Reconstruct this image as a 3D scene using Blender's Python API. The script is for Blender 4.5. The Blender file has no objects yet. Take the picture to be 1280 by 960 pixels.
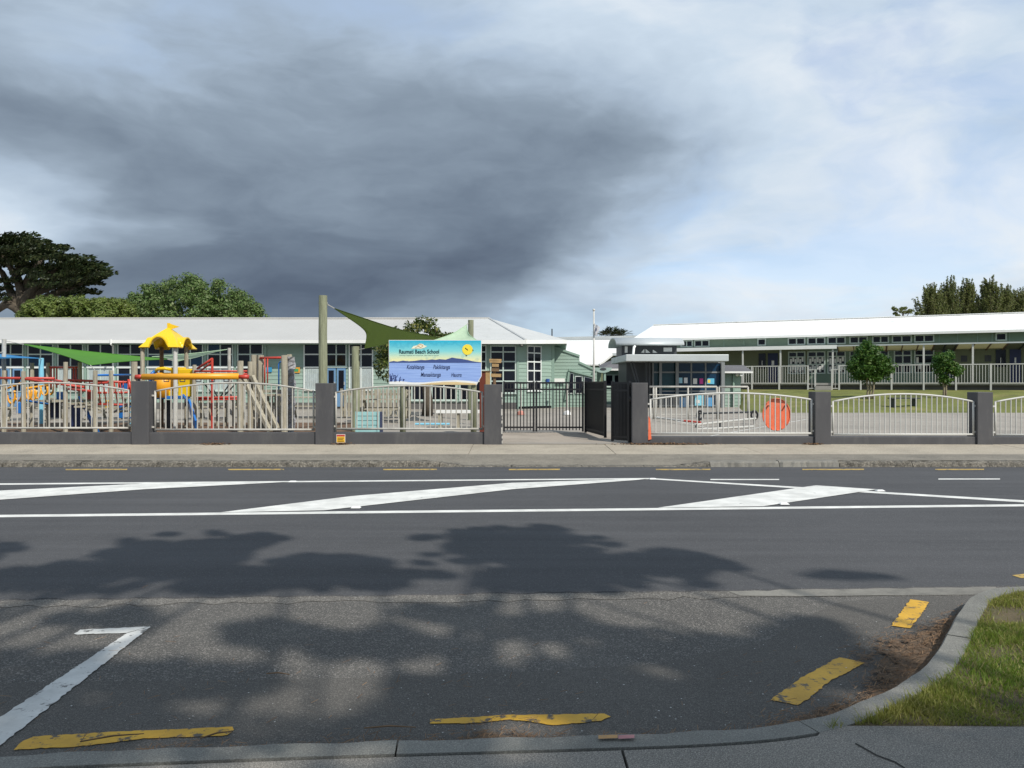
import bpy, math, random
import numpy as np
from mathutils import Vector, Matrix

random.seed(7)
RNG = np.random.default_rng(7)
SC = bpy.context.scene
COL = SC.collection
R = math.radians
CAMH = 1.6          # eye height of the camera, metres
F = 960.0           # focal length in photograph pixels (1280 wide)

# ------------------------------------------------------------------ camera
cam_d = bpy.data.cameras.new('camera')
cam_d.sensor_width = 36.0
cam_d.lens = 27.0
cam_d.clip_start = 0.05
cam_d.clip_end = 3000.0
cam = bpy.data.objects.new('camera', cam_d)
COL.objects.link(cam)
cam.location = (0, 0, CAMH)
cam.rotation_euler = (R(90), 0, 0)
SC.camera = cam

# ------------------------------------------------------------------ sun, exposure
SUN_AZ = R(40)      # to the right of straight behind the camera
SUN_EL = R(45)
SUN = Vector((math.sin(SUN_AZ) * math.cos(SUN_EL), -math.cos(SUN_AZ) * math.cos(SUN_EL), math.sin(SUN_EL)))
sun_d = bpy.data.lights.new('sun', 'SUN')
sun_d.energy = 4.5
sun_d.angle = R(0.53)
sun_d.color = (1.0, 0.95, 0.87)
sun = bpy.data.objects.new('sun', sun_d)
COL.objects.link(sun)
sun.rotation_euler = (-SUN).to_track_quat('-Z', 'Y').to_euler()
SC.view_settings.view_transform = 'Standard'
SC.view_settings.look = 'None'
SC.view_settings.exposure = 0.0
SC.view_settings.gamma = 1.0
SC.view_settings.use_curve_mapping = False
SC.cycles.use_denoising = True
SC.cycles.max_bounces = 6
SC.cycles.transparent_max_bounces = 12

# ------------------------------------------------------------------ world: broken storm cloud over blue sky
def dirpx(x, y):
    v = Vector(((x - 640) / F, 1.0, (480 - y) / F))
    return v.normalized()

SKYOFF = (11.9, 4.4, 8.3)
def build_world():
    w = bpy.data.worlds.new('World')
    SC.world = w
    w.use_nodes = True
    nt = w.node_tree
    nt.nodes.clear()
    N, L = nt.nodes, nt.links
    def val(x):
        return x
    def put(sock, v):
        if hasattr(v, 'is_output') or hasattr(v, 'links'):
            L.new(v, sock)
        else:
            sock.default_value = v
    def m(op, a, b=None, c=None, clamp=False):
        n = N.new('ShaderNodeMath'); n.operation = op; n.use_clamp = clamp
        put(n.inputs[0], a)
        if b is not None: put(n.inputs[1], b)
        if c is not None: put(n.inputs[2], c)
        return n.outputs[0]
    def vm(op, a, b=None, out=0):
        n = N.new('ShaderNodeVectorMath'); n.operation = op
        put(n.inputs[0], a)
        if b is not None: put(n.inputs[1], b)
        return n.outputs[out]
    def noise(vec, scale, detail=6, rough=0.55, dist=0.0):
        n = N.new('ShaderNodeTexNoise')
        L.new(vec, n.inputs['Vector'])
        n.inputs['Scale'].default_value = scale
        n.inputs['Detail'].default_value = detail
        n.inputs['Roughness'].default_value = rough
        n.inputs['Distortion'].default_value = dist
        return n
    def mix(f, a, b):
        n = N.new('ShaderNodeMix'); n.data_type = 'RGBA'
        put(n.inputs[0], f); put(n.inputs[6], a); put(n.inputs[7], b)
        return n.outputs[2]
    def smooth(x, lo, hi):
        n = N.new('ShaderNodeMapRange'); n.interpolation_type = 'SMOOTHSTEP'
        put(n.inputs[0], x)
        n.inputs[1].default_value = lo; n.inputs[2].default_value = hi
        n.inputs[3].default_value = 0.0; n.inputs[4].default_value = 1.0
        return n.outputs[0]
    tc = N.new('ShaderNodeTexCoord')
    d = vm('NORMALIZE', tc.outputs['Generated'])
    # stretch so that cloud forms are wider than tall
    st = vm('MULTIPLY', d, (1.0, 1.0, 1.9))
    sn = vm('ADD', vm('MULTIPLY', d, (1.0, 1.0, 2.5)), SKYOFF)
    warp = noise(sn, 2.2, 5, 0.5)
    wv = vm('SUBTRACT', warp.outputs['Color'], (0.5, 0.5, 0.5))
    dw = vm('ADD', st, vm('MULTIPLY', wv, (0.55, 0.55, 0.40)))
    sw = vm('ADD', sn, vm('MULTIPLY', wv, (0.40, 0.40, 0.40)))
    def blob(x, y, r0, r1):
        c = dirpx(x, y); c = Vector((c.x, c.y, c.z * 1.9))
        dist = vm('DISTANCE', dw, tuple(c), out=1)
        return m('SUBTRACT', 1.0, smooth(dist, r0, r1))
    n1 = noise(sn, 1.9, 6, 0.55, 0.1).outputs[0]
    n2 = noise(sw, 4.0, 8, 0.53, 0.05).outputs[0]
    n3 = noise(sw, 9.0, 8, 0.56, 0.0).outputs[0]
    bil = m('ABSOLUTE', m('SUBTRACT', noise(sw, 6.0, 6, 0.5, 0.0).outputs[0], 0.5))
    t = m('MULTIPLY_ADD', n1, 0.30, 0.17)
    t = m('ADD', t, m('MULTIPLY_ADD', bil, 0.26, -0.026))
    t = m('ADD', t, m('MULTIPLY_ADD', n2, 0.40, -0.20))
    t = m('ADD', t, m('MULTIPLY_ADD', n3, 0.17, -0.085))
    for (x, y, r0, r1, wgt) in [
            (380, 270, 0.05, 0.70, 0.26), (670, 195, 0.0, 0.36, 0.15), (400, 395, 0.05, 0.42, 0.22), (640, 330, 0.0, 0.22, 0.12), (90, 190, 0.0, 0.30, 0.12),
            (1100, 130, 0.10, 0.72, -0.22), (900, 370, 0.0, 0.34, -0.20), (30, 268, 0.0, 0.20, -0.42), (200, 75, 0.0, 0.20, -0.14), (680, -20, 0.0, 0.36, -0.12), (1230, 285, 0.0, 0.22, -0.14)]:
        t = m('MULTIPLY_ADD', blob(x, y, r0, r1), wgt, t)
    ramp = N.new('ShaderNodeValToRGB')
    L.new(t, ramp.inputs[0])
    e = ramp.color_ramp.elements
    e[0].position = 0.0; e[0].color = (0.80, 0.86, 0.92, 1)
    e[1].position = 1.0; e[1].color = (0.070, 0.092, 0.138, 1)
    for p, c in ((0.16, (0.60, 0.71, 0.83)), (0.34, (0.44, 0.54, 0.66)), (0.50, (0.275, 0.345, 0.43)), (0.66, (0.175, 0.225, 0.295)), (0.82, (0.108, 0.142, 0.200))):
        k = ramp.color_ramp.elements.new(p); k.color = (*c, 1)
    sky = N.new('ShaderNodeTexSky')
    sky.sky_type = 'NISHITA'
    sky.sun_disc = False
    sky.sun_elevation = SUN_EL
    sky.sun_rotation = math.pi - SUN_AZ
    sky.altitude = 10
    sky.air_density = 1.0
    sky.dust_density = 0.6
    # openings in the cloud where the blue shows
    gap = smooth(noise(sw, 2.8, 7, 0.55, 0.35).outputs[0], 0.46, 0.66)
    low = m('SUBTRACT', 1.0, smooth(t, 0.16, 0.46))
    gap = m('MULTIPLY', m('MULTIPLY', gap, low), 0.38)
    cloud10 = vm('MULTIPLY', ramp.outputs[0], (10.0, 10.0, 10.0))
    bl = vm('MULTIPLY', sky.outputs[0], (1.35, 1.6, 1.9))
    bg = N.new('ShaderNodeBackground')
    L.new(mix(gap, cloud10, bl), bg.inputs[0])
    bg.inputs[1].default_value = 0.1
    out = N.new('ShaderNodeOutputWorld')
    L.new(bg.outputs[0], out.inputs[0])
build_world()

# ------------------------------------------------------------------ helpers
def P(x, y, d):
    """a point seen at photograph pixel x, y at depth d metres"""
    return Vector(((x - 640) / F * d, d, CAMH - (y - 480) / F * d))
def PX(x, d): return (x - 640) / F * d
def PZ(y, d): return CAMH - (y - 480) / F * d
def G(x, y, z=0.0):
    d = (CAMH - z) * F / (y - 480)
    return Vector(((x - 640) / F * d, d, z))
def zg(Y):
    """height of the school yard"""
    return 0.22 + (min(max(Y, 18.0), 34.0) - 18.0) * (0.28 / 16.0)

def tag(o, label=None, cat=None, group=None, kind=None):
    if label: o['label'] = label
    if cat: o['category'] = cat
    if group: o['group'] = group
    if kind: o['kind'] = kind
    return o
def thing(name, loc, label, cat, group=None):
    o = bpy.data.objects.new(name, None)
    o.empty_display_size = 0.2
    o.location = loc
    COL.objects.link(o)
    return tag(o, label, cat, group)
def root_loc(p):
    v = Vector((0, 0, 0))
    while p is not None:
        v += Vector(p.location); p = p.parent
    return v
def link(o, parent=None):
    COL.objects.link(o)
    if parent is not None: o.parent = parent
    return o

class MB:
    def __init__(s): s.v = []; s.f = []
    def add(s, vs, fs):
        b = len(s.v)
        s.v += [tuple(v) for v in vs]
        s.f += [tuple(i + b for i in f) for f in fs]
        return s
    def box(s, x0, y0, z0, x1, y1, z1):
        return s.add([(x0,y0,z0),(x1,y0,z0),(x1,y1,z0),(x0,y1,z0),(x0,y0,z1),(x1,y0,z1),(x1,y1,z1),(x0,y1,z1)],
              [(0,3,2,1),(4,5,6,7),(0,1,5,4),(1,2,6,5),(2,3,7,6),(3,0,4,7)])
    def bar(s, a, b, w, h, up=(0,0,1)):
        """rectangular bar from a to b, w across, h along up"""
        a = Vector(a); b = Vector(b); d = (b - a).normalized(); u = Vector(up)
        sd = d.cross(u)
        if sd.length < 1e-4: sd = d.cross(Vector((1,0,0)))
        sd.normalize(); u = sd.cross(d).normalized()
        sd *= w / 2; u *= h / 2
        vs = [a-sd-u, a+sd-u, a+sd+u, a-sd+u, b-sd-u, b+sd-u, b+sd+u, b-sd+u]
        return s.add(vs, [(0,1,2,3),(7,6,5,4),(0,4,5,1),(1,5,6,2),(2,6,7,3),(3,7,4,0)])
    def tube(s, pts, r, n=8, cap=True):
        pts = [Vector(p) for p in pts]
        rs = r if isinstance(r, (list, tuple)) else [r] * len(pts)
        rings = []
        pu = None
        for i, p in enumerate(pts):
            d = (pts[min(i+1, len(pts)-1)] - pts[max(i-1, 0)]).normalized()
            u = pu if pu is not None else (Vector((0,0,1)) if abs(d.z) < 0.9 else Vector((1,0,0)))
            u = (u - d * u.dot(d)).normalized(); pu = u
            w = d.cross(u)
            rings.append([p + (u * math.cos(2*math.pi*k/n) + w * math.sin(2*math.pi*k/n)) * rs[i] for k in range(n)])
        vs = [v for r_ in rings for v in r_]; fs = []
        for i in range(len(pts) - 1):
            for k in range(n):
                k2 = (k + 1) % n
                fs.append((i*n+k, i*n+k2, (i+1)*n+k2, (i+1)*n+k))
        if cap:
            fs.append(tuple(range(n-1, -1, -1))); fs.append(tuple((len(pts)-1)*n + k for k in range(n)))
        return s.add(vs, fs)
    def prism(s, poly, off):
        """polygon (3-D points) extruded by vector off"""
        off = Vector(off); n = len(poly)
        a = [Vector(p) for p in poly]; b = [p + off for p in a]
        return s.add(a + b, [tuple(range(n)), tuple(range(2*n-1, n-1, -1))] + [(i, i+n, (i+1) % n + n, (i+1) % n) for i in range(n)])
    def poly(s, pts): return s.add(pts, [tuple(range(len(pts)))])
    def ball(s, c, r, nu=8, nv=6):
        c = Vector(c); rx, ry, rz = (r, r, r) if not isinstance(r, (tuple, list)) else r
        vs = [c + Vector((0,0,rz))]
        for i in range(1, nv):
            a = math.pi * i / nv
            for k in range(nu):
                b = 2*math.pi*k/nu
                vs.append(c + Vector((rx*math.sin(a)*math.cos(b), ry*math.sin(a)*math.sin(b), rz*math.cos(a))))
        vs.append(c - Vector((0,0,rz)))
        fs = [(0, 1+k, 1+(k+1) % nu) for k in range(nu)]
        for i in range(nv-2):
            for k in range(nu):
                fs.append((1+i*nu+k, 1+(i+1)*nu+k, 1+(i+1)*nu+(k+1) % nu, 1+i*nu+(k+1) % nu))
        l = len(vs)-1; b = 1+(nv-2)*nu
        fs += [(l, b+(k+1) % nu, b+k) for k in range(nu)]
        return s.add(vs, fs)
    def build(s, name, mat, parent=None, smooth=False, bevel=0.0, solid=0.0):
        off = root_loc(parent) if parent is not None else Vector((0,0,0))
        me = bpy.data.meshes.new(name)
        me.from_pydata([(v[0]-off.x, v[1]-off.y, v[2]-off.z) for v in s.v], [], s.f)
        me.update()
        if mat is not None: me.materials.append(mat)
        if smooth:
            me.polygons.foreach_set('use_smooth', [True] * len(me.polygons))
        o = link(bpy.data.objects.new(name, me), parent)
        if solid:
            md = o.modifiers.new('thickness', 'SOLIDIFY'); md.thickness = solid; md.offset = -1
        if bevel:
            md = o.modifiers.new('bevel', 'BEVEL'); md.width = bevel; md.segments = 2; md.limit_method = 'ANGLE'
        return o

def inst(src, name, loc, parent=None, rot=None, scale=None):
    """object sharing src's mesh data, loc in world space"""
    o = bpy.data.objects.new(name, src.data if hasattr(src, 'data') else src)
    off = root_loc(parent) if parent is not None else Vector((0,0,0))
    o.location = Vector(loc) - off
    if rot is not None: o.rotation_euler = rot
    if scale is not None: o.scale = scale
    return link(o, parent)
_UNIT = {}
def unit_box(mat):
    """shared 1 x 1 x 1 box, origin at centre of its base"""
    k = mat.name
    if k not in _UNIT:
        me = bpy.data.meshes.new('unit_' + k)
        m = MB().box(-.5, -.5, 0, .5, .5, 1)
        me.from_pydata(m.v, [], m.f); me.materials.append(mat)
        _UNIT[k] = me
    return _UNIT[k]
def ubox(name, mat, x0, y0, z0, x1, y1, z1, parent=None):
    return inst(unit_box(mat), name, ((x0+x1)/2, (y0+y1)/2, z0), parent, None, (x1-x0, y1-y0, z1-z0))

# ------------------------------------------------------------------ materials
def new_mat(name):
    m = bpy.data.materials.new(name); m.use_nodes = True
    nt = m.node_tree
    return m, nt, nt.nodes, nt.links, nt.nodes['Principled BSDF']
def _noise(N, L, vec, scale, detail=5, rough=0.6):
    n = N.new('ShaderNodeTexNoise')
    L.new(vec, n.inputs['Vector'])
    n.inputs['Scale'].default_value = scale; n.inputs['Detail'].default_value = detail; n.inputs['Roughness'].default_value = rough
    return n.outputs[0]
def _mix(N, L, f, a, b, blend='MIX'):
    n = N.new('ShaderNodeMix'); n.data_type = 'RGBA'; n.blend_type = blend
    for s, v in ((n.inputs[0], f), (n.inputs[6], a), (n.inputs[7], b)):
        if hasattr(v, 'links'): L.new(v, s)
        else: s.default_value = v if not (isinstance(v, tuple) and len(v) == 3) else (*v, 1)
    return n.outputs[2]
def _mr(N, L, x, lo, hi, a=0.0, b=1.0):
    n = N.new('ShaderNodeMapRange'); L.new(x, n.inputs[0])
    n.inputs[1].default_value = lo; n.inputs[2].default_value = hi; n.inputs[3].default_value = a; n.inputs[4].default_value = b
    return n.outputs[0]
def _bump(N, L, h, bsdf, strength, dist):
    b = N.new('ShaderNodeBump'); b.inputs['Strength'].default_value = strength; b.inputs['Distance'].default_value = dist
    L.new(h, b.inputs['Height']); L.new(b.outputs[0], bsdf.inputs['Normal'])
def mat(name, rgb, rough=0.6, var=0.18, scale=3.0, fine=40.0, bump=0.0, metal=0.0, spec=0.5, dirt=None, dirt_amt=0.0, dirt_scale=1.2, stretch=None, grain=0.0, grain_scale=180.0):
    m, nt, N, L, b = new_mat(name)
    geo = N.new('ShaderNodeNewGeometry'); pos = geo.outputs['Position']
    if stretch:
        vm = N.new('ShaderNodeVectorMath'); vm.operation = 'MULTIPLY'; L.new(pos, vm.inputs[0]); vm.inputs[1].default_value = stretch
        pos = vm.outputs[0]
    n1 = _noise(N, L, pos, scale); n2 = _noise(N, L, pos, fine, 3)
    dark = tuple(c * (1 - var) for c in rgb); light = tuple(min(1, c * (1 + var)) for c in rgb)
    c = _mix(N, L, _mr(N, L, n1, 0.3, 0.7), dark, light)
    c = _mix(N, L, _mr(N, L, n2, 0.25, 0.75), c, _mix(N, L, 1.0, c, tuple(1 - var for _ in range(3)), 'MULTIPLY'))
    if dirt:
        c = _mix(N, L, _mr(N, L, _noise(N, L, pos, dirt_scale, 8, 0.7), 0.5, 0.72, 0, dirt_amt), c, dirt)
    if grain:
        gn = _noise(N, L, geo.outputs['Position'], grain_scale, 2, 0.6)
        c = _mix(N, L, _mr(N, L, gn, 0.36, 0.50, grain, 0.0), c, tuple(x * 0.35 for x in rgb))
        c = _mix(N, L, _mr(N, L, gn, 0.54, 0.70, 0.0, grain), c, tuple(min(1, x * 2.0) for x in rgb))
    L.new(c, b.inputs['Base Color'])
    b.inputs['Roughness'].default_value = rough; b.inputs['Metallic'].default_value = metal
    b.inputs['Specular IOR Level'].default_value = spec
    if bump: _bump(N, L, n2, b, 0.6, bump)
    return m
def leaf_mat(name, c1, c2, c3, trans=0.25, rough=0.5):
    m, nt, N, L, b = new_mat(name)
    geo = N.new('ShaderNodeNewGeometry')
    n1 = _noise(N, L, geo.outputs['Position'], 0.9, 4)
    c = _mix(N, L, _mr(N, L, n1, 0.35, 0.65), c1, c2)
    c = _mix(N, L, _mr(N, L, geo.outputs['Random Per Island'], 0.55, 1.0), c, c3)
    L.new(c, b.inputs['Base Color'])
    b.inputs['Roughness'].default_value = rough; b.inputs['Specular IOR Level'].default_value = 0.3
    tr = N.new('ShaderNodeBsdfTranslucent'); L.new(c, tr.inputs[0])
    ms = N.new('ShaderNodeMixShader'); ms.inputs[0].default_value = trans
    L.new(b.outputs[0], ms.inputs[1]); L.new(tr.outputs[0], ms.inputs[2])
    L.new(ms.outputs[0], N['Material Output'].inputs[0])
    return m
def asphalt(name, base, chip, chip_amt, fine, rough=0.85, patch=0.25, bump=0.004, streak=True, lightp=None, grain=0.0, grain_scale=170.0):
    m, nt, N, L, b = new_mat(name)
    geo = N.new('ShaderNodeNewGeometry'); pos = geo.outputs['Position']
    big = _noise(N, L, pos, 0.35, 5, 0.6); mid = _noise(N, L, pos, 2.5, 6, 0.65); fn = _noise(N, L, pos, fine, 3, 0.7)
    vor = N.new('ShaderNodeTexVoronoi'); L.new(pos, vor.inputs['Vector']); vor.inputs['Scale'].default_value = fine
    c = _mix(N, L, _mr(N, L, big, 0.3, 0.7), tuple(x*(1-patch) for x in base), tuple(x*(1+patch) for x in base))
    c = _mix(N, L, _mr(N, L, mid, 0.35, 0.75, 0, 0.55), c, tuple(x*(1-patch*1.1) for x in base))
    if streak:
        vm = N.new('ShaderNodeVectorMath'); vm.operation = 'MULTIPLY'; L.new(pos, vm.inputs[0]); vm.inputs[1].default_value = (0.15, 3.0, 1)
        c = _mix(N, L, _mr(N, L, _noise(N, L, vm.outputs[0], 1.0, 4), 0.40, 0.70, 0, 0.55), c, tuple(x*1.5 for x in base))
    if lightp:
        c = _mix(N, L, _mr(N, L, _noise(N, L, pos, 1.3, 8, 0.7), 0.5, 0.75, 0, 0.6), c, lightp)
    sep = N.new('ShaderNodeSeparateColor'); L.new(vor.outputs['Color'], sep.inputs[0])
    c = _mix(N, L, _mr(N, L, sep.outputs[0], 1 - chip_amt, 1.0, 0, 0.8), c, chip)
    c = _mix(N, L, _mr(N, L, fn, 0.5, 0.85, 0, 0.6), c, tuple(x*0.45 for x in base))
    if grain:
        gn = _noise(N, L, pos, grain_scale, 2, 0.6)
        c = _mix(N, L, _mr(N, L, gn, 0.34, 0.50, grain, 0.0), c, tuple(x * 0.3 for x in base))
        c = _mix(N, L, _mr(N, L, gn, 0.56, 0.72, 0.0, grain), c, tuple(x * 2.2 for x in base))
    L.new(c, b.inputs['Base Color'])
    b.inputs['Roughness'].default_value = rough; b.inputs['Specular IOR Level'].default_value = 0.35
    _bump(N, L, vor.outputs['Distance'], b, 0.7, bump)
    return m
def paint(name, rgb, under, wear=0.45, rough=0.6):
    """road paint, worn through to the seal in flakes"""
    m, nt, N, L, b = new_mat(name)
    geo = N.new('ShaderNodeNewGeometry'); pos = geo.outputs['Position']
    n = _noise(N, L, pos, 9.0, 9, 0.75); n2 = _noise(N, L, pos, 70.0, 3); n3 = _noise(N, L, pos, 3.0, 4)
    c = _mix(N, L, _mr(N, L, n3, 0.35, 0.65), tuple(x*0.72 for x in rgb), rgb)
    c = _mix(N, L, _mr(N, L, n2, 0.45, 0.9, 0, 0.5), c, tuple(x*0.6 for x in rgb))
    c = _mix(N, L, _mr(N, L, n, 1 - wear, 1 - wear + 0.05), c, under)
    L.new(c, b.inputs['Base Color']); b.inputs['Roughness'].default_value = rough
    _bump(N, L, n2, b, 0.5, 0.003)
    return m

M = {}
M['road'] = asphalt('road_asphalt', (0.060, 0.060, 0.0625), (0.13, 0.13, 0.13), 0.12, 110, 0.8, 0.20, 0.002, True, None, 0.45, 110)
M['bay'] = asphalt('bay_chipseal', (0.102, 0.097, 0.089), (0.27, 0.25, 0.225), 0.34, 105, 0.9, 0.28, 0.006, False, (0.150, 0.141, 0.125), 0.85, 130)
M['bay2'] = asphalt('bay_patch_seal', (0.098, 0.092, 0.083), (0.20, 0.185, 0.165), 0.16, 150, 0.88, 0.2, 0.003, False, None, 0.7, 190)
M['strip'] = asphalt('old_channel', (0.14, 0.13, 0.115), (0.30, 0.285, 0.26), 0.22, 90, 0.9, 0.3, 0.005, False, (0.25, 0.235, 0.21), 0.8, 120)
M['channel'] = mat('channel_concrete', (0.205, 0.195, 0.17), 0.9, 0.25, 2.5, 60, 0.003, dirt=(0.08, 0.078, 0.07), dirt_amt=0.8, dirt_scale=3)
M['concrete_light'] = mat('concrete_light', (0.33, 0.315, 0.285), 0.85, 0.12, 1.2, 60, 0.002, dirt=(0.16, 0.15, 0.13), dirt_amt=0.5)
M['concrete_path'] = mat('concrete_path', (0.37, 0.325, 0.255), 0.88, 0.13, 1.0, 45, 0.003, dirt=(0.19, 0.17, 0.14), dirt_amt=0.5, dirt_scale=1.6, grain=0.3, grain_scale=40)
M['verge'] = mat('verge_seal', (0.205, 0.185, 0.15), 0.9, 0.2, 1.5, 40, 0.004, grain=0.4, grain_scale=40, dirt=(0.09, 0.085, 0.07), dirt_amt=0.6, dirt_scale=2.5)
M['kerb_far'] = mat('kerb_weathered', (0.16, 0.145, 0.118), 0.9, 0.35, 6, 30, 0.008, grain=0.6, grain_scale=34, dirt=(0.02, 0.02, 0.016), dirt_amt=1.0, dirt_scale=9)
M['kerb'] = mat('kerb_concrete', (0.195, 0.19, 0.168), 0.85, 0.2, 3, 90, 0.002, grain=0.5, grain_scale=170, dirt=(0.10, 0.11, 0.10), dirt_amt=0.6, dirt_scale=5)
M['near_path'] = mat('near_footpath', (0.235, 0.215, 0.185), 0.9, 0.18, 2, 80, 0.004, grain=0.75, grain_scale=170, dirt=(0.10, 0.10, 0.095), dirt_amt=0.6, dirt_scale=4)
M['joint'] = mat('joint_dirt', (0.03, 0.028, 0.022), 0.95, 0.3, 10)
M['yard'] = mat('yard_seal', (0.31, 0.28, 0.24), 0.9, 0.15, 0.5, 25, 0.004, dirt=(0.15, 0.145, 0.13), dirt_amt=0.5, dirt_scale=0.7)
M['drive'] = mat('drive_concrete', (0.33, 0.285, 0.235), 0.9, 0.14, 0.8, 40, 0.003, dirt=(0.12, 0.115, 0.1), dirt_amt=0.5)
M['bark'] = mat('bark_chip', (0.16, 0.095, 0.055), 0.95, 0.4, 4, 30, 0.02)
M['turf'] = mat('turf', (0.15, 0.165, 0.035), 0.95, 0.3, 0.8, 14, 0.05, dirt=(0.24, 0.20, 0.075), dirt_amt=0.8, dirt_scale=0.6)
M['soil'] = mat('berm_soil', (0.115, 0.088, 0.045), 0.95, 0.35, 5, 60, 0.02, dirt=(0.06, 0.085, 0.02), dirt_amt=0.7, dirt_scale=3)
M['ground'] = mat('far_ground', (0.12, 0.14, 0.05), 0.95, 0.3, 0.1, 2)
M['white_paint'] = paint('road_white', (0.76, 0.755, 0.71), (0.10, 0.10, 0.10), 0.36)
M['white_worn'] = paint('bay_white', (0.60, 0.60, 0.57), (0.09, 0.088, 0.083), 0.435)
M['yellow_worn'] = paint('bay_yellow', (0.66, 0.37, 0.02), (0.07, 0.06, 0.045), 0.46)
M['yellow_road'] = paint('road_yellow', (0.48, 0.32, 0.07), (0.06, 0.06, 0.06), 0.47)
M['wall_grey'] = mat('wall_charcoal_paint', (0.068, 0.067, 0.071), 0.7, 0.10, 1.5, 50, 0.0015, dirt=(0.115, 0.112, 0.108), dirt_amt=0.55, dirt_scale=2.2, stretch=(1.6, 1.6, .5))
M['wall_edge'] = mat('bare_render', (0.5, 0.48, 0.44), 0.8, 0.2, 8)
M['galv'] = mat('galvanised_rail', (0.47, 0.455, 0.41), 0.55, 0.2, 4, 40, dirt=(0.28, 0.26, 0.22), dirt_amt=0.5, dirt_scale=3)
M['white_rail'] = mat('white_powdercoat', (0.56, 0.555, 0.52), 0.5, 0.12, 3, dirt=(0.38, 0.36, 0.31), dirt_amt=0.5, dirt_scale=3)
M['black_metal'] = mat('black_powdercoat', (0.014, 0.014, 0.016), 0.4, 0.2, 5)
M['timber'] = mat('grey_timber', (0.40, 0.365, 0.28), 0.85, 0.3, 3, 30, 0.004, dirt=(0.16, 0.15, 0.10), dirt_amt=0.6, dirt_scale=2, stretch=(6, 6, 0.8))
M['pole'] = mat('treated_pole', (0.27, 0.285, 0.185), 0.85, 0.28, 2, 30, 0.006, dirt=(0.12, 0.12, 0.075), dirt_amt=0.7, dirt_scale=1.5, stretch=(7, 7, 1))
M['timber_brown'] = mat('brown_timber', (0.19, 0.115, 0.06), 0.8, 0.3, 3, 30, 0.003, stretch=(1, 6, 6))
M['timber_tan'] = mat('tan_timber', (0.45, 0.29, 0.13), 0.75, 0.25, 3, 30, 0.002)
M['green_wall'] = mat('pale_green_board', (0.275, 0.375, 0.315), 0.6, 0.07, 0.8, 20, dirt=(0.22, 0.34, 0.28), dirt_amt=0.4)
M['green_trim'] = mat('green_trim', (0.24, 0.345, 0.285), 0.55, 0.06, 1)
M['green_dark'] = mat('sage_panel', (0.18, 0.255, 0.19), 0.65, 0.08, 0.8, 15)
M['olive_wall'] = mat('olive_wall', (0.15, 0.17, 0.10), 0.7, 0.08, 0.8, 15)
M['frame'] = mat('window_frame', (0.50, 0.59, 0.54), 0.5, 0.06, 2)
M['frame_white'] = mat('white_joinery', (0.70, 0.74, 0.71), 0.5, 0.06, 2)
M['door_blue'] = mat('blue_door', (0.14, 0.27, 0.44), 0.5, 0.08, 2)
M['curtain'] = mat('net_curtain', (0.62, 0.63, 0.62), 0.9, 0.2, 14, 30, stretch=(4, 1, 0.4))
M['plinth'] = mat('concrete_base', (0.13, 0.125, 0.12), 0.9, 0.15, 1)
M['white_trim'] = mat('white_trim', (0.78, 0.78, 0.75), 0.5, 0.05, 2)
M['silver'] = mat('silver_fascia', (0.50, 0.53, 0.53), 0.4, 0.06, 1, metal=0.2)
M['glaze_frame'] = mat('glazing_frame', (0.21, 0.225, 0.23), 0.5, 0.08, 2)
M['dark_steel'] = mat('dark_steel', (0.045, 0.05, 0.055), 0.5, 0.15, 3)
M['grey_tile'] = mat('dark_tile_roof', (0.13, 0.125, 0.13), 0.8, 0.15, 1, 12, 0.03)
M['red'] = mat('red_paint', (0.52, 0.055, 0.035), 0.4, 0.15, 4)
M['yellow'] = mat('yellow_plastic', (0.80, 0.52, 0.012), 0.35, 0.07, 2)
M['orange_y'] = mat('orange_yellow_pipe', (0.80, 0.36, 0.02), 0.4, 0.08, 2)
M['orange'] = mat('orange_plastic', (0.78, 0.16, 0.07), 0.5, 0.14, 8, dirt=(0.70, 0.35, 0.25), dirt_amt=0.4)
M['blue'] = mat('blue_plastic', (0.02, 0.16, 0.50), 0.35, 0.1, 2)
M['navy'] = mat('navy_panel', (0.015, 0.025, 0.09), 0.5, 0.15, 2)
M['sky_blue'] = mat('light_blue_paint', (0.22, 0.55, 0.72), 0.45, 0.06, 2)
M['turq'] = mat('turquoise_boards', (0.33, 0.58, 0.58), 0.6, 0.1, 3)
M['rock'] = mat('moulded_rock', (0.30, 0.30, 0.31), 0.8, 0.35, 7, 20, 0.02)
M['rope'] = mat('dark_rope', (0.03, 0.03, 0.035), 0.9, 0.2, 5)
M['trunk'] = mat('bark_grey', (0.105, 0.085, 0.062), 0.95, 0.35, 2, 12, 0.03, stretch=(2, 2, 0.5))
M['trunk_pale'] = mat('bark_pale', (0.30, 0.25, 0.17), 0.9, 0.3, 3, 20, 0.01)
M['leaf_pohu'] = leaf_mat('leaf_pohutukawa', (0.088, 0.135, 0.026), (0.130, 0.175, 0.034), (0.18, 0.21, 0.06))
M['leaf_pohu2'] = leaf_mat('leaf_pohutukawa_grey', (0.078, 0.14, 0.036), (0.115, 0.18, 0.048), (0.18, 0.22, 0.09))
M['leaf_mac'] = leaf_mat('leaf_macrocarpa', (0.016, 0.030, 0.010), (0.030, 0.046, 0.014), (0.060, 0.068, 0.022), 0.1)
M['leaf_pop'] = leaf_mat('leaf_poplar', (0.135, 0.175, 0.058), (0.18, 0.205, 0.060), (0.21, 0.205, 0.085), 0.5)
M['leaf_small'] = leaf_mat('leaf_bright', (0.042, 0.112, 0.020), (0.070, 0.150, 0.025), (0.13, 0.20, 0.04), 0.35)
M['leaf_kar'] = leaf_mat('leaf_glossy', (0.028, 0.060, 0.014), (0.070, 0.100, 0.020), (0.26, 0.25, 0.07), 0.3, 0.35)
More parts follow.
